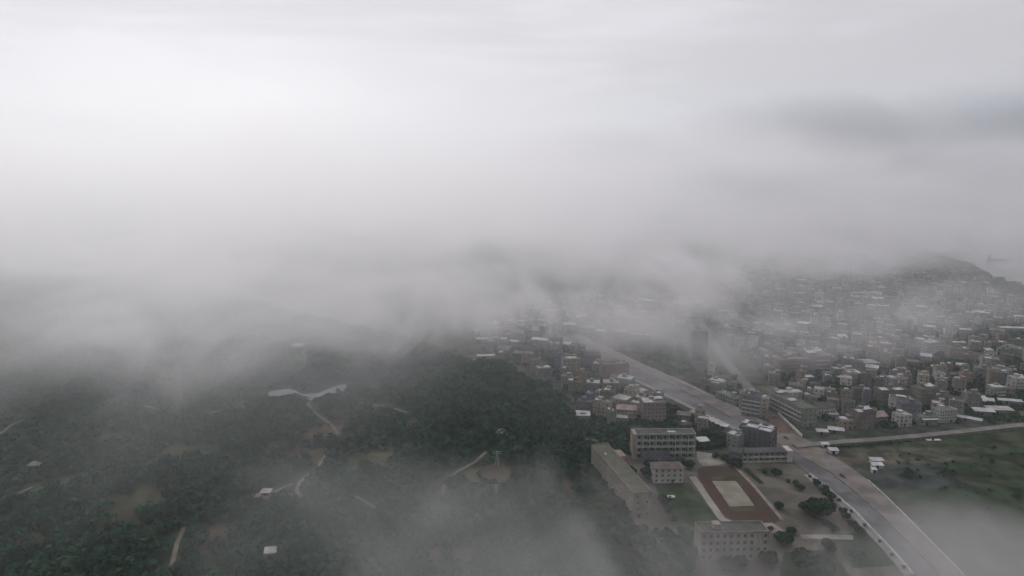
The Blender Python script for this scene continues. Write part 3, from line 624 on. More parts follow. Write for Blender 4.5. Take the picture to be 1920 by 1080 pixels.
# ------------------------------------------------------------------ vehicles
def wheel_mesh():
    mb = MB(); n = 14; r = .33; w = .2
    for k in range(n):
        a, b = 2 * math.pi * k / n, 2 * math.pi * (k + 1) / n
        p = [(r * math.cos(t), s, r * math.sin(t)) for t in (a, b) for s in (-w / 2, w / 2)]
        mb.poly([p[0], p[1], p[3], p[2]]); mb.poly([(0, -w / 2, 0), p[0], p[2]]); mb.poly([(0, w / 2, 0), p[3], p[1]])
    return mb.mesh('wheel', [mat('tyre_rubber', (.02, .02, .02), .9)])
def car(px, py, rz, col, label):
    p = at(px, py); root = empty('parked_car', (p.x, p.y, .03), rz); tag(root, label, 'car')
    cm = mat('car_paint_' + label.split()[0], col, .35, .05, 1, .5)
    prof = [(-2.2, .35), (2.2, .35), (2.25, .7), (1.3, .92), (-1.75, .95), (-2.25, .85)]
    def side(pr, hw, inset, name, m, par):
        mb = MB(); n = len(pr)
        A = [(x, -hw + (inset if z > 1.0 else 0), z) for x, z in pr]; Bv = [(x, hw - (inset if z > 1.0 else 0), z) for x, z in pr]
        mb.poly(A); mb.poly(Bv[::-1])
        for k in range(n): mb.poly([A[k], Bv[k], Bv[(k + 1) % n], A[(k + 1) % n]])
        return mb.build(name, [m], par)
    side(prof, .9, 0, 'body', cm, root)
    side([(-1.7, .94), (1.15, .92), (.55, 1.36), (-1.2, 1.38)], .82, .12, 'window', GLASS, root)
    side([(-1.15, 1.385), (.5, 1.365), (.42, 1.45), (-1.05, 1.46)], .7, 0, 'roof', cm, root)
    wm = wheel_mesh()
    for x in (-1.4, 1.4):
        for y in (-.82, .82): put(wm, 'wheel', root, (x, y, .32))
    for y in (-.6, .6):
        MB().box((2.2, y - .18, .58), (2.26, y + .18, .72)).build('headlight', [mat('headlight_lens', (.5, .5, .5), .2)], root)
    return root
t_ = (RM[8] - RM[7]); ra = math.atan2(t_.y, t_.x)
car(1580, 893, ra, (.02, .022, .028), 'black car driving beside the median of the main road')
car(1474, 822, ra + .1, (.035, .03, .03), 'dark car turning at the junction near the red earth lot')
# ------------------------------------------------------------------ ships
def ship(px, py, ln, label, rz):
    p = at(px, py, -1.2); root = empty('cargo_ship', (p.x, p.y, -1.2), rz); tag(root, label, 'ship')
    hm = mat('ship_hull_paint', (.04, .045, .055), .6, .15, .2); hw = ln * .085
    secs = []
    for k in range(13):
        t = k / 12; x = -ln / 2 + ln * t; ww = hw * (min(1, .75 + t * 2) if t < .7 else max(.03, 1 - ((t - .7) / .3) ** 1.8)); secs.append((x, ww, 3.0 + (1.8 if t > .86 else 0) + (.8 if t < .15 else 0)))
    mb = MB(); i0 = 0
    for x, ww, zt in secs: mb.v += [(x, -ww * .55, -1.5), (x, -ww, zt), (x, ww, zt), (x, ww * .55, -1.5)]
    for k in range(12):
        for a in range(4): b = (a + 1) % 4; mb.f.append([k * 4 + a, k * 4 + b, (k + 1) * 4 + b, (k + 1) * 4 + a]); mb.m.append(0)
    mb.f.append([3, 2, 1, 0]); mb.m.append(0); mb.f.append([48, 49, 50, 51]); mb.m.append(0)
    mb.build('hull', [hm], root)
    sm_ = mat('ship_superstructure', (.09, .095, .105), .7, .1, .3)
    MB().box((-ln * .46, -hw * .7, 3.5), (-ln * .3, hw * .7, 6.2)).box((-ln * .45, -hw * .6, 6.2), (-ln * .34, hw * .6, 9.0)).box((-ln * .44, -hw * .75, 9.0), (-ln * .36, hw * .75, 11.2)).build('superstructure', [sm_], root)
    MB().cyl((-ln * .42, 0), .9, .7, 11.2, 14.5).build('funnel', [hm], root)
    MB().box((-ln * .22, -hw * .6, 3.0), (ln * .3, hw * .6, 4.2)).build('hatch_cover', [sm_], root)
    MB().cyl((ln * .38, 0), .3, .2, 3, 9.5, 6).build('mast', [sm_], root)
ship(1871, 488, 46, 'dark cargo ship with wheelhouse at its left end, lying off the wooded shore', R(-6))
ship(1573, 425, 58, 'faint grey ship almost lost in fog beyond the town', R(-4))
# pylons in the wood
def pylon(px, py, top, label):
    p = terr(px, py); h = height_for(p.x, p.y, top) - p.z; root = empty('power_pole', (p.x, p.y, p.z), 0); tag(root, label, 'power pole')
    pm = mat('galvanised_steel', (.3, .31, .31), .6, .1, 1); mb = MB(); b = 1.1
    for sx in (-1, 1):
        for sy in (-1, 1):
            i = len(mb.v); q = .12
            for z, s in ((-1, b), (h, .25)):
                x, y = sx * s, sy * s; mb.v += [(x - q, y - q, z), (x + q, y - q, z), (x + q, y + q, z), (x - q, y + q, z)]
            for a in range(4): c = (a + 1) % 4; mb.f.append([i + a, i + c, i + 4 + c, i + 4 + a]); mb.m.append(0)
    for k in range(6):
        z = h * k / 6; s = b + (.25 - b) * k / 6; mb.box((-s, -s, z), (s, -s + .1, z + .12)); mb.box((-s, s - .1, z), (s, s, z + .12))
    mb.build('lattice_mast', [pm], root)
    for z in (h * .8, h * .93): MB().box((-2.6, -.1, z), (2.6, .1, z + .2)).build('crossarm', [pm], root)
pylon(930, 944, 908, 'thin pale lattice power pole on the foggy slope, nearer of two')
pylon(932, 872, 845, 'thin pale lattice power pole at the edge of the dark wood, farther of two')
# ------------------------------------------------------------------ trees
BARK = mat('bark', (.06, .05, .04), 1, .3, 1)
def leafmat(name, c): return mat(name, c, .9, .35, .35, .05, attr=None)
LEAF = mat('foliage', (.125, .125, .125), .9, .4, .2, .03, attr='tone')
LEAFN = [leafmat('foliage_deep', (.015, .030, .018)), leafmat('foliage_mid', (.025, .042, .024)), leafmat('foliage_olive', (.048, .054, .028))]
def crown_faces(rnd, n, r, h, s):
    """leaf clumps spread through an uneven crown volume; returns a list of quads"""
    lob = [(rnd.uniform(-.5, .5) * r, rnd.uniform(-.5, .5) * r, rnd.uniform(.25, .75) * h, rnd.uniform(.45, .72)) for _ in range(5)]
    out = []
    while len(out) < n:
        lx, ly, lz, lr = lob[rnd.randrange(5)]
        d = Vector((rnd.gauss(0, 1), rnd.gauss(0, 1), rnd.gauss(0, 1))).normalized() * rnd.uniform(.7, 1.03)
        c = Vector((lx + d.x * lr * r, ly + d.y * lr * r, lz + d.z * lr * h * .5))
        nn = (d + Vector((rnd.uniform(-.6, .6), rnd.uniform(-.6, .6), rnd.uniform(-.2, .8)))).normalized()
        a = nn.orthogonal().normalized(); b = nn.cross(a); k = s * rnd.uniform(.6, 1.3); t = rnd.uniform(0, 6.28)
        u = (a * math.cos(t) + b * math.sin(t)) * k; w = (b * math.cos(t) - a * math.sin(t)) * k * .8
        out.append((c - u - w * .5, c + u * .2 - w, c + u + w * .4, c - u * .1 + w))
    return out
def crown_mesh(seed, n, r, h, s, m):
    mb = MB()
    for q in crown_faces(random.Random(seed), n, r, h, s): mb.poly(q)
    return mb.mesh('crown', [m])
CROWNS = [[crown_mesh(k * 7 + j, 900, 1, 1.15, .16, LEAFN[k]) for j in range(3)] for k in range(3)]
def trunk_mesh(seed):
    rnd = random.Random(seed); mb = MB(); mb.cyl((0, 0), .09, .05, -.3, .75, 7)
    for k in range(4):
        a = rnd.uniform(0, 6.28); i = len(mb.v); e = Vector((math.cos(a) * .5, math.sin(a) * .5, .95)); q = .03
        for c, s in ((Vector((0, 0, .5)), .045), (e, .015)): mb.v += [(c.x + s, c.y, c.z), (c.x, c.y + s, c.z), (c.x - s, c.y, c.z), (c.x, c.y - s, c.z)]
        for a_ in range(4): c_ = (a_ + 1) % 4; mb.f.append([i + a_, i + c_, i + 4 + c_, i + 4 + a_]); mb.m.append(0)
    return mb.mesh('trunk', [BARK])
TRUNKS = [trunk_mesh(k) for k in range(3)]
def tree(x, y, r, label, tone=0, z=None, name='broadleaf_tree', hk=1.0, group=None, cat='tree'):
    hk *= 1.0
    z = hfun(x, y) if z is None else z; rnd = random.Random(int(x * 13 + y * 7)); root = empty(name, (x, y, z), rnd.uniform(0, 6.28)); tag(root, label, cat, group)
    t = put(TRUNKS[rnd.randrange(3)], 'trunk', root, (0, 0, 0)); t.scale = (r, r, r * hk)
    c = put(CROWNS[tone][rnd.randrange(3)], 'crown', root, (0, 0, r * .16 * hk)); c.scale = (r, r, r * hk)
    FOOTS.append((x, y, r * .7)); return root
def T(px, py, r, label, tone=0, **k):
    p = at(px, py); return tree(p.x, p.y, r, label, tone, **k)
T(1527, 972, 9.0, 'largest dark round tree in the school grounds', 0)
T(1508, 958, 4.5, 'dark tree merging into the upper left of the largest round tree', 0)
T(1460, 955, 3.6, 'small round tree between the running track and the largest tree', 0)
T(1498, 918, 3.0, 'small dark tree with a white slab beneath it, above the largest tree', 0)
T(1490, 908, 2.2, 'little bushy tree just left above the tree with a white slab', 1)
for i, (px, py, r, tn, lab) in enumerate(((1533, 912, 3.2, 0, 'tree at the upper end of the clump beside the roadside wall'), (1543, 924, 3.6, 1, 'middle tree of the clump beside the roadside wall'), (1556, 934, 3.4, 1, 'lowest tree of the clump beside the roadside wall'),
    (1548, 985, 2.6, 0, 'upper shrub tree in the short row right of the largest tree'), (1560, 996, 3.0, 0, 'lower shrub tree in the short row right of the largest tree'),
    (1578, 963, 2.8, 0, 'topmost tree of the diagonal row near the whitewashed wall'), (1587, 976, 3.0, 0, 'second tree down the diagonal row near the whitewashed wall'), (1597, 988, 3.2, 0, 'third tree down the diagonal row near the whitewashed wall'), (1611, 1002, 3.6, 0, 'lowest tree of the diagonal row near the whitewashed wall'),
    (1245, 942, 3.6, 0, 'dark tree at the upper left corner of the green lawn'), (1252, 958, 2.8, 0, 'narrow dark tree along the left edge of the lawn'), (1262, 975, 2.6, 1, 'greyish tree at the lower left of the lawn'),
    (1213, 895, 5.5, 0, 'dark tree filling the gap left of the white dormitory'), (1216, 880, 5.0, 0, 'dark tree behind the gap left of the white dormitory'), (1290, 880, 4.2, 0, 'tree right of the white dormitory roof'), (1262, 872, 3.6, 1, 'tree tucked behind the white dormitory'), (1275, 868, 3.6, 1, 'tree between dormitory and galleried school block'),
    (1180, 890, 4.5, 0, 'tree beside the far end of the long olive block'), (1372, 874, 4.0, 0, 'dark tree below the pale-gabled outbuilding'), (1385, 876, 4.2, 0, 'dark tree under the left end of the low school wing'), (1357, 862, 3.4, 1, 'tree left of the pale-gabled outbuilding'),
    (1452, 892, 3.8, 0, 'dark tree standing below the low school wing'), (1433, 888, 2.4, 0, 'small garden tree in the little walled lawn'), (1478, 905, 1.8, 1, 'tiny tree on the pale yard below the stair tower'),
    (1466, 1022, 6.0, 0, 'big dark tree at the lower right corner of the near block'), (1482, 1002, 3.4, 0, 'dark tree right of the paved corner'), (1443, 996, 2.0, 0, 'tiny dark tree on the pinkish corner paving'), (1500, 1068, 8.0, 0, 'large dark tree at the bottom beside the paved walk'), (1540, 1078, 7.0, 0, 'large dark tree at the bottom, right of its twin'), (1552, 1030, 4.4, 0, 'dark tree at the end of the paved walk'),
    (1440, 1060, 5, 0, 'tree in front of the right end of the near block'), (1385, 1066, 5, 0, 'bushy tree hiding the middle foot of the near block'), (1358, 1070, 5.5, 0, 'bushy tree hiding the left foot of the near block'), (1600, 1052, 4.5, 0, 'tree on the rough lawn by the lower wall'), (1340, 858, 3, 1, 'tree right of the pale apron by the school'), (1333, 842, 4.2, 0, 'dark tree below the white-roofed school shed'), (1350, 838, 4.8, 0, 'dark tree left of the green-grey house'), (1338, 822, 4.8, 0, 'dark tree above the white-roofed school shed'))):
    T(px, py, r, lab, tn)
for i, k in enumerate(range(9)):
    a = offset(RL[7:12], -2.6); n = len(a) - 1; t = (k + .5) / 9 * n; j = int(t); p = Vector(a[j]).lerp(Vector(a[j + 1]), t - j)
    o = tree(p.x, p.y, 1.15, ('first', 'second', 'third', 'fourth', 'fifth', 'sixth', 'seventh', 'eighth', 'ninth')[k] + ' dark sapling along the whitewashed roadside wall, counted from the junction', 0, 0, 'sapling', 1.3, 'saplings along the whitewashed wall'); FOOTS.pop()
# ------------------------------------------------------------------ the rest of the town: every house its own thing
PA = [(1330, 560), (1400, 505), (1480, 472), (1560, 455), (1650, 462), (1700, 474), (1780, 507), (1860, 545), (1960, 575), (1990, 800), (1800, 795), (1660, 806), (1560, 800), (1500, 765), (1440, 720), (1420, 690), (1370, 650), (1330, 610)]
PB = [(880, 630), (960, 590), (1040, 560), (1330, 545), (1320, 600), (1290, 615), (1180, 610), (1120, 640), (1115, 665), (1140, 690), (1190, 730), (1270, 770), (1350, 810), (1300, 815), (1200, 800), (1110, 795), (1085, 770), (1075, 745), (1040, 712), (990, 690), (930, 680)]
PD = [(1330, 690), (1390, 715), (1425, 745), (1395, 770), (1330, 735), (1310, 715)]
PE = [(1480, 745), (1500, 720), (1520, 735), (1500, 760)]
ROADS = [(RM, 24), (ST, 8.5), (CR, 9)]
def free(x, y, r):
    for a, b, c in FOOTS:
        if abs(a - x) < r + c and abs(b - y) < r + c and math.hypot(a - x, b - y) < r * .85 + c * .85: return False
    for ln, w in ROADS:
        if segdist((x, y), ln) < r * .8 + w * .62: return False
    return True
cand = []; th = math.radians(-24); rnd = random.Random(5)
for i in range(-90, 160):
    for j in range(0, 230):
        if (i % 6 == 5 and j < 22) or (j % 11 == 8 and j < 40): continue
        u, v = i * 13.5 + rnd.uniform(-4, 4), j * 13.5 + rnd.uniform(-4, 4); jit = rnd.random()
        x = u * math.cos(th) - v * math.sin(th); y = 420 + u * math.sin(th) + v * math.cos(th)
        if y < 480 or y > 2150: continue
        q = proj((x, y, 0))
        if q[0] < 860 or q[0] > 1985 or not any(inpoly(q, p) for p in (PA, PB, PD, PE)): continue
        if hfun(x, y) > .2 or segdist((x, y), COAST) < 26: continue
        if inpoly(q, PB) and jit > .66: continue
        if jit > (.68 if y < 760 else .54): continue
        cand.append((y, x, jit))
cand.sort(); houses = []
for y, x, jit in cand:
    r = rnd.uniform(4.2, 6.8) if rnd.random() < .82 else rnd.uniform(7, 9.5)
    if not free(x, y, r * .93): continue
    FOOTS.append((x, y, r)); houses.append((x, y, r, jit))
def spec(x, y, r, jit):
    rn = random.Random(int(x * 31 + y * 17)); big = rn.random() < .3
    w = r * rn.uniform(1.3, 1.75); d = r * rn.uniform(1.1, 1.6); st = rn.choice((1, 2, 2, 3, 3, 3, 4)) + (1 if big and rn.random() < .4 else 0)
    wk = rn.choice(('grey', 'grey', 'tan', 'brown', 'olive', 'pink', 'blue-grey', 'cream', 'cream', 'green-grey', 'grey', 'white')); k = rn.random()
    rk = 'white' if k < .10 else 'pale' if k < .24 else 'grey' if k < .5 else 'rust' if k < .56 else 'dark'
    kind = 'gable' if st <= 2 and rn.random() < .35 else 'flat'
    wh = []
    if kind == 'flat' and rk in ('dark', 'grey') and rn.random() < .42:
        a = rn.uniform(0, .5); b = rn.uniform(0, .5); wh = [(a, a + rn.uniform(.25, .5), b, b + rn.uniform(.25, .5), rn.uniform(.5, 2))]
    return rn, w, d, st, wk, rk, kind, wh, th + rn.choice((0, math.pi / 2)) * 0 + rn.gauss(0, .12)
ORD = ('', 'second ', 'third ', 'fourth ', 'fifth ', 'sixth ', 'seventh ', 'eighth ', 'ninth ', 'tenth ', 'eleventh ', 'twelfth ', 'thirteenth ', 'fourteenth ', 'fifteenth ', 'sixteenth ', 'seventeenth ', 'eighteenth ', 'nineteenth ', 'twentieth ')
seen = {}
def relative(px, py, word):
    d, lx, ly, ref = min((math.hypot((px - a) * .7, (py - b) * 1.3), a, b, r) for a, b, r in LANDMARKS)
    dx, dy = px - lx, py - ly
    w = ('right of' if dx > 0 else 'left of') if abs(dx) * .8 > abs(dy) * 1.4 else ('in front of' if dy > 0 else 'behind')
    k = (ref, w, word); seen[k] = seen.get(k, 0) + 1; n = seen[k] - 1
    if n >= len(ORD): return '', False
    return (ORD[n] + 'one ' if n else 'nearest ') + w + ' ' + ref, True
STN = {1: 'one', 2: 'two', 3: 'three', 4: 'four', 5: 'five'}
NIND = 215
houses.sort(key=lambda h: h[1])
order = []
for n, (x, y, r, jit) in enumerate(houses[:NIND]):
    q = proj((x, y, 5)); a, b, ref = min(LANDMARKS, key=lambda l: math.hypot((q[0] - l[0]) * .7, (q[1] - l[1]) * 1.3)); order.append((math.hypot(q[0] - a, q[1] - b), n))
far_h = houses[NIND:]
for dd, n in sorted(order):
    x, y, r, jit = houses[n]; rn, w, d, st, wk, rk, kind, wh, rz = spec(x, y, r, jit); h = st * 3.1 + .4
    q = proj((x, y, 5)); rel, ok = relative(q[0], q[1], 'house')
    if not ok: far_h.append(houses[n]); continue
    root = empty('house', (x, y, 0), rz)
    what = {'dark': 'dark roof', 'grey': 'grey roof', 'white': 'white roof', 'pale': 'pale roof', 'rust': 'rusty roof'}[rk] if not wh else 'white roof canopy'
    if kind == 'gable': what = 'gabled ' + what
    tag(root, f"{wk} {STN[min(st, 5)]}-storey house with {what}, {rel}", 'house', 'houses of the town')
    walls(root, w, d, h, st, wk, y < 900)
    if kind == 'flat': roof_flat(root, w, d, h, rk, wk, rn, wh, rn.random() < .6)
    else: roof_pitched(root, w, d, h, rk, 'gable')
    facade(root, w, d, 0, h, st, 3.0 if y < 800 else 3.8, 1.25, 1.5, ('f', 'l'), False, 24, .12, rn)
    if y < 800: door(root, 0, d)
# the town beyond them, where single houses can no longer be told apart: one mesh
wkeys = list(WALLS); rkeys = list(ROOFS); mb = MB()
for x, y, r, jit in far_h:
    rn, w, d, st, wk, rk, kind, wh, rz = spec(x, y, r, jit); h = st * 3.1 + .4; c, s = math.cos(rz), math.sin(rz); i0 = len(mb.v)
    mb.box((-w / 2, -d / 2, -1), (w / 2, d / 2, h), wkeys.index(wk)); mb.box((-w / 2 - .15, -d / 2 - .15, h), (w / 2 + .15, d / 2 + .15, h + .3), len(wkeys) + rkeys.index(rk))
    if rn.random() < .5: mb.box((-w * .2, 0, h + .3), (-w * .2 + 3.2, 3, h + 2.8), wkeys.index(wk))
    for a in wh: mb.box((-w / 2 + w * a[0], -d / 2 + d * a[2], h + 1.2), (-w / 2 + w * a[1], -d / 2 + d * a[3], h + 1.35), len(wkeys) + rkeys.index('white'))
    if y < 1500:
        for j in range(st):
            for k in range(3): u = -w / 2 + w * (k + .5) / 3; mb.box((u - .6, -d / 2 - .05, j * 3.1 + 1.1), (u + .6, -d / 2, j * 3.1 + 2.5), len(wkeys) + len(rkeys))
    mb.v[i0:] = [(x + a * c - b * s, y + a * s + b * c, z) for a, b, z in mb.v[i0:]]
tag(mb.build('distant_houses', [wallmat(k) for k in wkeys] + [roofmat(k) for k in rkeys] + [GLASS]), kind='stuff')
print('houses', len(houses), 'far', len(far_h))
# ------------------------------------------------------------------ greenery of the town
gt = []; k = 0
for _ in range(22000):
    y = 480 + 1500 * rnd.random() ** 1.5; x = rnd.uniform(-60, 1.0 * y); q = proj((x, y, 0))
    if q[0] > 1960 or not (any(inpoly(q, p) for p in (PA, PB, PD))) or hfun(x, y) > 1: continue
    r = rnd.uniform(1.8, 4.2)
    if free(x, y, r * .55): gt.append((x, y, r)); FOOTS.append((x, y, r * .5))
for poly, n, rr in (([(1188, 690), (1238, 654), (1292, 645), (1298, 700), (1262, 705)], 90, (2.2, 4.0)), ([(1085, 795), (1180, 800), (1190, 860), (1150, 850), (1110, 830)], 60, (2, 4)), ([(1250, 775), (1345, 812), (1380, 830), (1310, 845), (1250, 812)], 90, (2.4, 4.4)), ([(1530, 834), (1660, 830), (1720, 822), (1700, 832), (1560, 842)], 60, (.8, 1.7)), ([(1790, 850), (1960, 810), (1980, 950), (1850, 980), (1760, 930)], 34, (.5, 2.2)), ([(1680, 850), (1790, 850), (1790, 900), (1680, 900)], 26, (.8, 2.0)), ([(1100, 830), (1160, 855), (1180, 960), (1200, 1080), (1120, 1080), (1080, 900)], 200, (2.6, 4.8)), ([(1200, 990), (1300, 1000), (1305, 1075), (1200, 1090)], 60, (2.2, 4.5))):
    P_ = gp(*poly); xs = [p.x for p in P_]; ys = [p.y for p in P_]; c = 0
    for _ in range(n * 8):
        x, y = rnd.uniform(min(xs), max(xs)), rnd.uniform(min(ys), max(ys)); r = rnd.uniform(*rr)
        if c < n and inpoly((x, y), P_) and free(x, y, r * .5): gt.append((x, y, r)); FOOTS.append((x, y, r * .5)); c += 1
gt.sort(key=lambda g: -g[2] / g[1]); near_t, rest_t = gt[:110], gt[110:]
kept = []
for x, y, r in sorted(near_t, key=lambda g: g[1]):
    q = proj((x, y, 2)); rel, ok = relative(q[0], q[1], 'tree')
    if not ok: rest_t.append((x, y, r)); continue
    tn = rnd.randrange(3); tree(x, y, r, f"{('small', 'large')[r > 3.2]} {('dark green', 'mid green', 'olive green')[tn]} tree, {rel}", tn, group='trees among the houses')
# ------------------------------------------------------------------ woods on the hills: one mass
def forest(name, pts, n, seed):
    rn = random.Random(seed); V = []; F = []; cols = []
    temps = [crown_faces(random.Random(seed + k), n, 1, 1.1, .30) for k in range(8)]
    for x, y, r in pts:
        t = temps[rn.randrange(8)]; a = rn.uniform(0, 6.28); c, s = math.cos(a) * r, math.sin(a) * r; z = hfun(x, y) + r * .15
        b = rn.random() ** 2 * 1.6; k = rn.uniform(.6, 1.35); col = (.010 * k + .009 * b, .034 * k + .014 * b, .020 * k + .006 * b)
        hk = r * rn.uniform(.8, 1.2)
        for q in t:
            i = len(V); V += [(x + p.x * c - p.y * s, y + p.x * s + p.y * c, z + p.z * hk) for p in q]; F.append((i, i + 1, i + 2, i + 3)); cols += [col[0] * 8, col[1] * 8, col[2] * 8, 1] * 4
    me = bpy.data.meshes.new(name); me.from_pydata(V, [], F); ca = me.color_attributes.new('tone', 'FLOAT_COLOR', 'POINT'); ca.data.foreach_set('color', cols)
    me.materials.append(LEAF); o = bpy.data.objects.new(name, me); C.objects.link(o); tag(o, kind='stuff'); return o
forest('town_greenery', rest_t, 46, 3)
wood = []; rnd = random.Random(9)
for _ in range(15000):
    y = 290 + 720 * rnd.random() ** 1.25; x = rnd.uniform(-.80 * y, 70); fx = lerp_table(FOOT, y)
    if x > fx - 2: continue
    a = noise.noise(Vector((x / 60, y / 60, 1))); dn = noise.noise(Vector((x / 85, y / 85, 9)))
    if rnd.random() < .22 + .5 * sm(.1, .4, dn): 
        if math.hypot((x + 8) / 75, (y - 520) / 130) > 1: continue
    if abs(x + 180) < 60 and abs(y - 595) < 60 and (inpoly((x, y), PONDW) or segdist((x, y), edges(PONDW)) < 8): continue
    if any(math.hypot(x - a_, y - b_) < c_ * rnd.uniform(.3, 1.15) for a_, b_, c_ in CLEAR): continue
    if any(abs(x - px) < 4.5 and abs(y - py) < 4.5 for px, py in track_pts): continue
    if any(abs(x - a_) < 30 and math.hypot(x - a_, y - b_) < c_ for a_, b_, c_ in FOOTS if a_ < 120): continue
    r = (1.8 + 3.6 * rnd.random() ** 1.6) * (1.1 if y < 600 else 1.2); wood.append((x, y, r))
for px, py, r in ((551, 743, 2.6), (556, 742, 2), (632, 737, 3.2), (638, 739, 3), (598, 753, 2.4), (612, 749, 2.5), (500, 749, 3), (648, 741, 3), (538, 752, 2)):
    p = at(px, py, 6); wood.append((p.x, p.y, r))
forest('woodland', wood, 52, 21)
shore = []
for _ in range(900):
    k = rnd.randrange(len(COAST) - 1); p = COAST[k].lerp(COAST[k + 1], rnd.random()); x, y = p.x - rnd.uniform(14, 75), p.y + rnd.uniform(-35, 5)
    if inpoly((x, y), LAND) and segdist((x, y), COAST) > 12 and free(x, y, 2): shore.append((x, y, rnd.uniform(3, 6.5)))
forest('shore_trees', shore, 46, 33)
# ------------------------------------------------------------------ haze and low cloud
FOGS = [
 # px, py, z, rx, ry, rz, density, rot
 (1290, 520, 60, 110, 130, 60, .5, 0),
 (1230, 600, 50, 120, 110, 50, .4, 20),
 (1370, 660, 45, 70, 60, 45, .35, 0),
 (1440, 620, 45, 60, 60, 40, .25, 0),
 (1700, 580, 40, 70, 90, 45, .22, 0),
 (1560, 480, 50, 260, 170, 55, .35, 10),
 (1660, 435, 60, 330, 260, 80, .45, 0),
 (1420, 430, 70, 330, 260, 80, .4, 0),
 (1180, 450, 70, 260, 200, 80, .3, 0),
 (1250, 690, 40, 120, 60, 35, .14, -20),
 (1715, 464, 45, 150, 130, 55, .26, 30),
 (1130, 500, 60, 150, 160, 60, .3, 0),
 (760, 600, 55, 170, 80, 50, .28, 10),
 (1060, 590, 50, 130, 80, 45, .28, 0),
 (250, 600, 55, 180, 80, 50, .3, 0),
 (480, 660, 50, 100, 60, 40, .22, 20),
 (1490, 640, 40, 80, 60, 35, .16, 0),
 (1290, 1060, 45, 50, 35, 25, .30, 0),
 (1640, 620, 40, 200, 110, 40, .17, 10),
 (1850, 560, 40, 160, 110, 45, .14, 0),
 (1020, 1020, 70, 90, 70, 35, .36, 15),
 (1200, 1120, 70, 80, 50, 30, .40, 0),
 (1890, 1100, 60, 90, 55, 38, .75, 0),
 (1750, 1020, 40, 60, 40, 22, .2, 0),
 (380, 690, 50, 130, 90, 40, .25, 0),
 (640, 980, 60, 100, 90, 30, .22, 30),
 (900, 560, 60, 180, 120, 60, .35, 0),
 (120, 640, 60, 160, 90, 45, .25, 0),
 (640, 620, 60, 150, 80, 45, .25, 0),
]
BANKS = [   # centre, radii, density, turn
 ((1150, 2450, 350), 800, 400, 150, .48, 6),
 ((1950, 2500, 380), 820, 400, 180, .50, -8),
 ((350, 2700, 280), 620, 380, 110, .3, 12),
 ((1400, 2000, 220), 560, 280, 90, .35, 0),
 ((600, 1700, 170), 360, 240, 80, .3, 0),
]
def boxmesh(name, lo, hi):
    me = bpy.data.meshes.new(name); bm = bmesh.new()
    bmesh.ops.create_cube(bm, size=1)
    for v in bm.verts: v.co = Vector([lo[i] + (v.co[i] + .5) * (hi[i] - lo[i]) for i in range(3)])
    bm.to_mesh(me); bm.free(); o = bpy.data.objects.new(name, me); C.objects.link(o); return o
def volmat(name, color, aniso):
    m = bpy.data.materials.new(name); m.use_nodes = True; t = m.node_tree; t.nodes.clear()
    pv = N(t, 'ShaderNodeVolumePrincipled'); pv.inputs['Color'].default_value = (*color, 1)
    pv.inputs['Anisotropy'].default_value = aniso
    out = N(t, 'ShaderNodeOutputMaterial'); L(t, pv.outputs[0], out.inputs['Volume'])
    return m, t, pv
FOGC = (.99, .985, .995)
hz = boxmesh('haze', (-15000, -60, -60), (15000, 26000, 780)); hz['kind'] = 'stuff'
m, t, pv = volmat('haze_air', (.89, .965, .985), .6); pv.inputs['Density'].default_value = .00014; hz.data.materials.append(m)
# low cloud lying over the woods, the bay and the far end of the town
deck = boxmesh('low_cloud', (-5200, 250, -20), (5200, 9000, 630)); deck['kind'] = 'stuff'
m, t, pv = volmat('low_cloud_vapour', FOGC, .6)
tc = N(t, 'ShaderNodeTexCoord'); P = tc.outputs['Object']
sx = N(t, 'ShaderNodeSeparateXYZ'); L(t, P, sx.inputs[0]); X, Y, Z = sx.outputs
start = val(t, 'ADD', val(t, 'ADD', ramp(t, X, 220, 520, 0, 280), ramp(t, X, -180, 10, 0, 240)), 170)              # the cover thickens with distance, later over the town
n1 = noisef(t, vmap(t, P, sc=(1, 1, 2.2)), .0035, 3, .6, .6)
far = val(t, 'SUBTRACT', Y, start)
edge = val(t, 'ADD', far, val(t, 'MULTIPLY', val(t, 'SUBTRACT', n1, .5), 500))
cover = ramp(t, edge, 0, 950, 0, 1, 'LINEAR')
n2 = noisef(t, vmap(t, P, loc=(400, 0, 0), sc=(1, 1, 1.5)), .0013, 2, .5, .4)
top = val(t, 'ADD', val(t, 'MULTIPLY', val(t, 'SUBTRACT', n2, .5), 420), ramp(t, X, -100, 900, 0, 40))
height = ramp(t, val(t, 'ADD', val(t, 'SUBTRACT', Z, top), val(t, 'MULTIPLY', val(t, 'SUBTRACT', n1, .5), 180)), 165, 300, 1, 0)
height = val(t, 'MULTIPLY', height, ramp(t, Z, 520, 625, 1, 0))
d = val(t, 'MULTIPLY', val(t, 'MULTIPLY', cover, height), .00135)
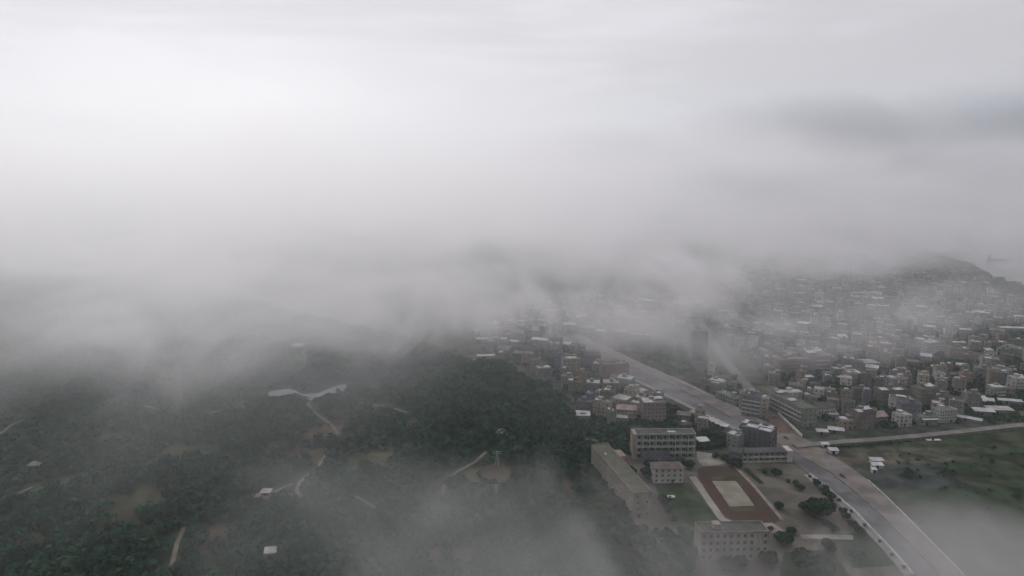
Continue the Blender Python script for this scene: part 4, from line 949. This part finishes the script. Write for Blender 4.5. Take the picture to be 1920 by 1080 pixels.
d = val(t, 'MULTIPLY', d, ramp(t, n1, .36, .64, .15, 2.0))
d = val(t, 'MULTIPLY', d, ramp(t, X, -150, 350, 1.9, 1.05))
L(t, d, pv.inputs['Density']); deck.data.materials.append(m)
# loose patches, and the larger banks rising beyond the town
def patches(name, nscale, dens, group, col=FOGC, torn=2.6):
    m, t, pv = volmat(name + '_vapour', col, .6)
    tc = N(t, 'ShaderNodeTexCoord'); oi = N(t, 'ShaderNodeObjectInfo')
    ln = N(t, 'ShaderNodeVectorMath', operation='LENGTH'); L(t, tc.outputs['Object'], ln.inputs[0])
    geo = N(t, 'ShaderNodeNewGeometry')
    nz = noisef(t, vmap(t, geo.outputs['Position'], rot=(0, 0, .5), sc=(1, .55, 1.3)), nscale, 5, .62, 1.4)
    r = val(t, 'ADD', ln.outputs['Value'], val(t, 'MULTIPLY', val(t, 'SUBTRACT', nz, .5), torn))
    f = ramp(t, r, .95, .15, 0, 1)
    f = val(t, 'MULTIPLY', f, ramp(t, ln.outputs['Value'], 1, .5, 0, 1))
    sc = N(t, 'ShaderNodeSeparateColor'); L(t, oi.outputs['Color'], sc.inputs[0])
    L(t, val(t, 'MULTIPLY', val(t, 'MULTIPLY', f, sc.outputs[0]), dens), pv.inputs['Density'])
    me = bpy.data.meshes.new(name); bm = bmesh.new(); bmesh.ops.create_icosphere(bm, subdivisions=3, radius=1); bm.to_mesh(me); bm.free(); me.materials.append(m)
    def add(loc, rx, ry, rz, k, rot=0):
        o = bpy.data.objects.new(name, me); C.objects.link(o); o.location = loc; o.scale = (rx, ry, rz)
        o.rotation_euler.z = R(rot); o.color = (k, 0, 0, 1); o['kind'] = 'stuff'; o['group'] = group
    return add
fog = patches('fog_patch', .013, .02, 'drifting patches of low cloud')
for px, py, z, *a in FOGS: fog(at(px, py, z), *a)
bank = patches('cloud_bank', .0035, .02, 'cloud banks rising beyond the town', (.79, .81, .84), 1.6)  # self-shadow of the thick cloud is put into this greyer vapour colour
for a in BANKS: bank(*a)
